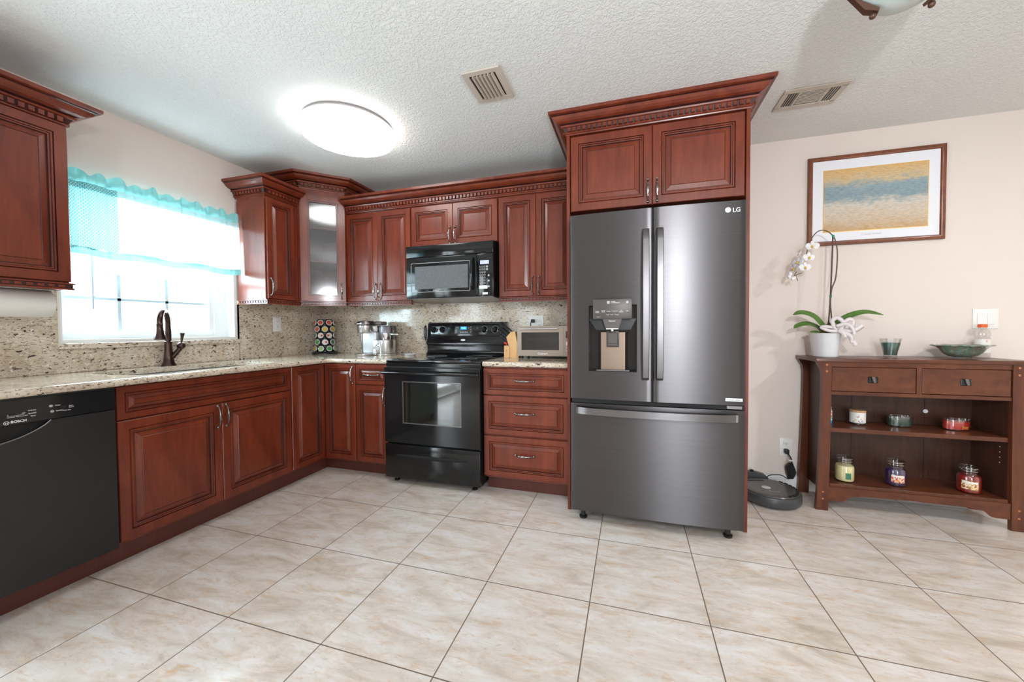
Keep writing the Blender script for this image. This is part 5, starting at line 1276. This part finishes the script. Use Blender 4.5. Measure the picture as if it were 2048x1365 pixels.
# bottle
c = (5.005, -.060, TZ)
t = thing('drink_bottle', 'clear plastic drink bottle with an orange cap behind the ruffled bowl', 'bottle', c)
lathe_obj('bottle', [(0, 0), (.030, 0), (.034, .006), (.034, .060), (.0335, .066), (.034, .072), (.034, .118), (.031, .124), (.034, .132), (.035, .146), (.031, .162), (.020, .174), (.0175, .178), (.0175, .186)], c, 'bottle_plastic', t, 36)
cpz = lathe_obj('cap', [(.0195, .183), (.0205, .185), (.0205, .199), (.018, .203), (0, .204)], c, 'orange_cap', t, 36)
lathe_obj('label_band', [(.0346, .030), (.0346, .112)], c, 'label_white', t, 36)
text('label_lettering', 'E', .016, (5.003, -.060-.0355, TZ+.10), t, 'red_plastic')

# shelf items
def jar(x, y, wax, lab, lbl, s=1.0, col=''):
    c = (x, y, BZ)
    t = thing('jar_candle', lab, 'candle', c, 'jar candles on the bottom shelf')
    lathe_obj('glass_jar', [(0, 0), (.043, 0), (.049, 0.0056), (.050, 0.0136), (.050, 0.0881), (.046, 0.1017), (.038, 0.1096), (.038, 0.1198), (.041, 0.1220)], c, 'jar_glass', t, 40)
    lathe_obj('wax', [(0, 0.0056), (.0455, 0.0068), (.0475, 0.0136), (.0475, 0.0870), (.043, 0.0983), (0, 0.0983)], c, wax, t, 40)
    lathe_obj('glass_lid', [(0, 0.1232), (.040, 0.1232), (.043, 0.1266), (.043, 0.1322), (.036, 0.1367), (.036, 0.1401), (.044, 0.1435), (.044, 0.1480), (.034, 0.1548), (.020, 0.1582), (0, 0.1582)], c, 'lid_glass', t, 40)
    d_ = Vector((CX-x, CY-y, 0)).normalized(); a0 = math.atan2(d_.y, d_.x)
    m = MB(); m.grid(lambda u, v: (x+.0508*math.cos(a0+lbl[1]+(u-.5)*lbl[2]), y+.0508*math.sin(a0+lbl[1]+(u-.5)*lbl[2]), BZ+lbl[3]+v*lbl[4]), 12, 1, 0)
    return t, m, a0
t, m, a0 = jar(4.250, -.215, 'wax_cream', 'cream yellow jar candle on the bottom shelf of the console', (0, .42, .55, .022, .038)); obj('label_sticker', m, 'label_green', t)
t, m, a0 = jar(4.512, -.208, 'wax_purple', 'dark purple jar candle in the middle of the bottom console shelf', (0, .28, 1.25, .026, .045)); obj('label_sticker', m, 'label_berries', t)
m = MB(); m.grid(lambda u, v: (4.512+.0512*math.cos(a0+.28+(u-.5)*1.1), -.208+.0512*math.sin(a0+.28+(u-.5)*1.1), BZ+.058+v*.011), 12, 1); obj('label_title', m, 'label_white', t)
t, m, a0 = jar(4.852, -.218, 'wax_red', 'deep red jar candle at the right of the bottom console shelf', (0, .10, 1.35, .026, .048)); obj('label_sticker', m, 'label_spices', t)
m = MB(); m.grid(lambda u, v: (4.852+.0512*math.cos(a0+.10+(u-.5)*1.2), -.218+.0512*math.sin(a0+.10+(u-.5)*1.2), BZ+.060+v*.011), 12, 1); obj('label_title', m, 'label_white', t)
c = (4.345, -.150, SZ)
t = thing('candle_tumbler', 'white glass candle with a cork lid and confetti tree picture on the middle shelf', 'candle', c)
lathe_obj('glass_cup', [(0, 0), (.037, 0), (.040, .004), (.040, .014)], c, 'jar_glass', t, 36)
lathe_obj('printed_wrap', [(0, .0145), (.040, .0145), (.0405, .020), (.0405, .080), (0, .080)], c, 'label_white', t, 36)
m = MB(); d_ = math.atan2(CY-c[1], CX-c[0])+.1
m.grid(lambda u, v: (c[0]+.0410*math.cos(d_+(u-.5)*1.5*(1-.92*v)), c[1]+.0410*math.sin(d_+(u-.5)*1.5*(1-.92*v)), SZ+.018+v*.050), 12, 8); obj('confetti_tree', m, 'confetti', t)
lathe_obj('cork_lid', [(0, .0805), (.041, .0805), (.0415, .083), (.0415, .092), (.039, .094), (0, .094)], c, 'cork', t, 36)
c = (4.182, -.150, SZ)
t = thing('striped_jar', 'striped jar with a white lid, partly behind the left front console leg', 'jar', c)
lathe_obj('blue_base', [(0, 0), (.026, 0), (.027, .003), (.027, .020), (0, .020)], c, 'blue_band', t, 28)
lathe_obj('striped_wrap', [(0, .0205), (.027, .0205), (.027, .082), (.022, .090), (.020, .094), (0, .094)], c, 'stripes_jar', t, 28)
lathe_obj('lid', [(0, .0945), (.022, .0945), (.022, .106), (0, .107)], c, 'pot_white', t, 28)
def ovalc(x, y, wax, lab):
    c = (x, y, SZ); t = thing('oval_candle', lab, 'candle', c, 'oval glass candles on the middle shelf')
    lathe_obj('glass_dish', [(0, 0), (.052, 0), (.056, .004), (.0585, .066), (.0575, .066), (.054, .006), (0, .005)], c, 'jar_glass', t, 40, sx=1.12, sy=.66)
    lathe_obj('wax', [(0, .006), (.0525, .007), (.0550, .052), (0, .052)], c, wax, t, 40, sx=1.10, sy=.64)
    m = MB()
    for dx_ in (-.02, .02): m.tube([(x+dx_, y, SZ+.050), (x+dx_, y, SZ+.060)], .0012, 6)
    obj('wick', m, 'pot_white', t); return t
ovalc(4.567, -.140, 'wax_green', 'dark green oval glass candle on the middle shelf')
t = ovalc(4.830, -.155, 'wax_bright_red', 'bright red oval glass candle on the middle shelf')
text('lettering', 'Joy', .022, (4.848, -.155-.0385, SZ+.024), t, 'gold')

# ------------------------------------------------------------------ robot vacuum, dock and cord
RVX, RVY = 3.835, -.235
t = thing('robot_vacuum', 'round dark grey robot vacuum on the floor beside the refrigerator', 'robot vacuum', (RVX, RVY, 0))
lathe_obj('bumper', [(.150, .012), (.170, .016), (.174, .024), (.174, .066), (.170, .074), (.160, .076)], (RVX, RVY, 0), 'roomba_side', t, 64)
lathe_obj('top_shell', [(0, .012), (.155, .012), (.155, .076), (.162, .0765), (.158, .082), (.140, .086), (.130, .0855), (0, .086)], (RVX, RVY, 0), 'roomba_top', t, 64)
lathe_obj('clean_button', [(0, .0875), (.022, .0875), (.026, .086)], (RVX-.025, RVY-.015, 0), 'silver_panel', t, 32)
m = MB(Matrix.Translation((RVX, RVY, .0855))); 
obj('cleaning_slot', MB(place(RVX-.06, RVY+.09, 0, 15)).box(-.06, .06, -.006, .006, .0855, .0866), 'dark_slot', t)
m = MB()
for i in range(10):
    a_ = math.radians(-60+i*12); m.M = place(RVX+.146*math.cos(a_), RVY+.146*math.sin(a_), 0, math.degrees(a_)); m.box(-.008, .010, -.010, .010, .0835, .0868)
obj('bin_trim', m, 'dark_slot', t)
text('lettering', 'Roomba', .018, (RVX+.005, RVY-.075, .0870), t, 'grey_print', pitch=0, deg=0)
lathe_obj('wheel', [(0, .001), (.03, .001), (.03, .012), (0, .012)], (RVX, RVY-.10, 0), 'black_satin', t, 16)
lathe_obj('wheel', [(0, .001), (.03, .001), (.03, .012), (0, .012)], (RVX, RVY+.10, 0), 'black_satin', t, 16)
t = thing('charging_dock', 'black robot vacuum charging dock against the wall beside the refrigerator', 'charging dock', (3.79, -.04, 0))
m = MB(); m.prism([(3.70, .0), (3.885, .0), (3.885, .075), (3.86, .100), (3.80, .112), (3.70, .112)], 'y', -.055, -.016); obj('housing', m, 'roomba_side', t)
lathe_obj('sensor_dome', [(.012, .112), (.011, .122), (0, .126)], (3.785, -.035, 0), 'black_gloss', t, 16)
t = thing('power_cord', 'black plug with a bundled cord hanging below the low wall outlet', 'cord', (4.01, -.03, .1))
obj('plug', MB().rbox(3.988, 4.014, -.040, -.010, .255, .285, .004, 2), 'cord_black', t)
cord = [(4.003, -.038, .262), (4.018, -.040, .236), (4.028, -.036, .212), (4.030, -.034, .195)]
m = MB(); m.tube(spline(cord, 16), .0042, 8)
for i in range(6):
    o_ = (i-2.5)*.0045; L = [(4.022+o_, -.034+.008*math.sin(i*2), .192), (4.010+o_*1.4, -.036, .165), (4.014+o_, -.040, .120), (4.020+o_, -.036, .085), (4.032+o_, -.032, .092), (4.036+o_*1.5, -.034, .13), (4.030+o_, -.034, .17), (4.022+o_, -.034, .192)]
    m.tube(spline(L, 24), .0032, 6)
m.tube(spline([(4.026, -.036, .088), (4.000, -.050, .086), (3.960, -.055, .108), (3.905, -.055, .105), (3.880, -.050, .090), (3.876, -.045, .060)], 24), .0030, 6)
obj('cord', m, 'cord_black', t)
obj('twist_tie', MB().rbox(4.006, 4.040, -.046, -.026, .206, .216, .002, 1), 'white_plastic', t)

# out-of-frame dining ceiling lamp body
t = thing('ceiling_light', 'flush ceiling light over the dining side, outside the picture', 'ceiling light', (5.5, -2.0, 2.37))
obj('canopy', MB().lathe([(0, H-.0005), (.15, H-.0005), (.15, 2.385), (0, 2.385)], (5.5, -2.0, 0), 32), 'white_plastic', t)
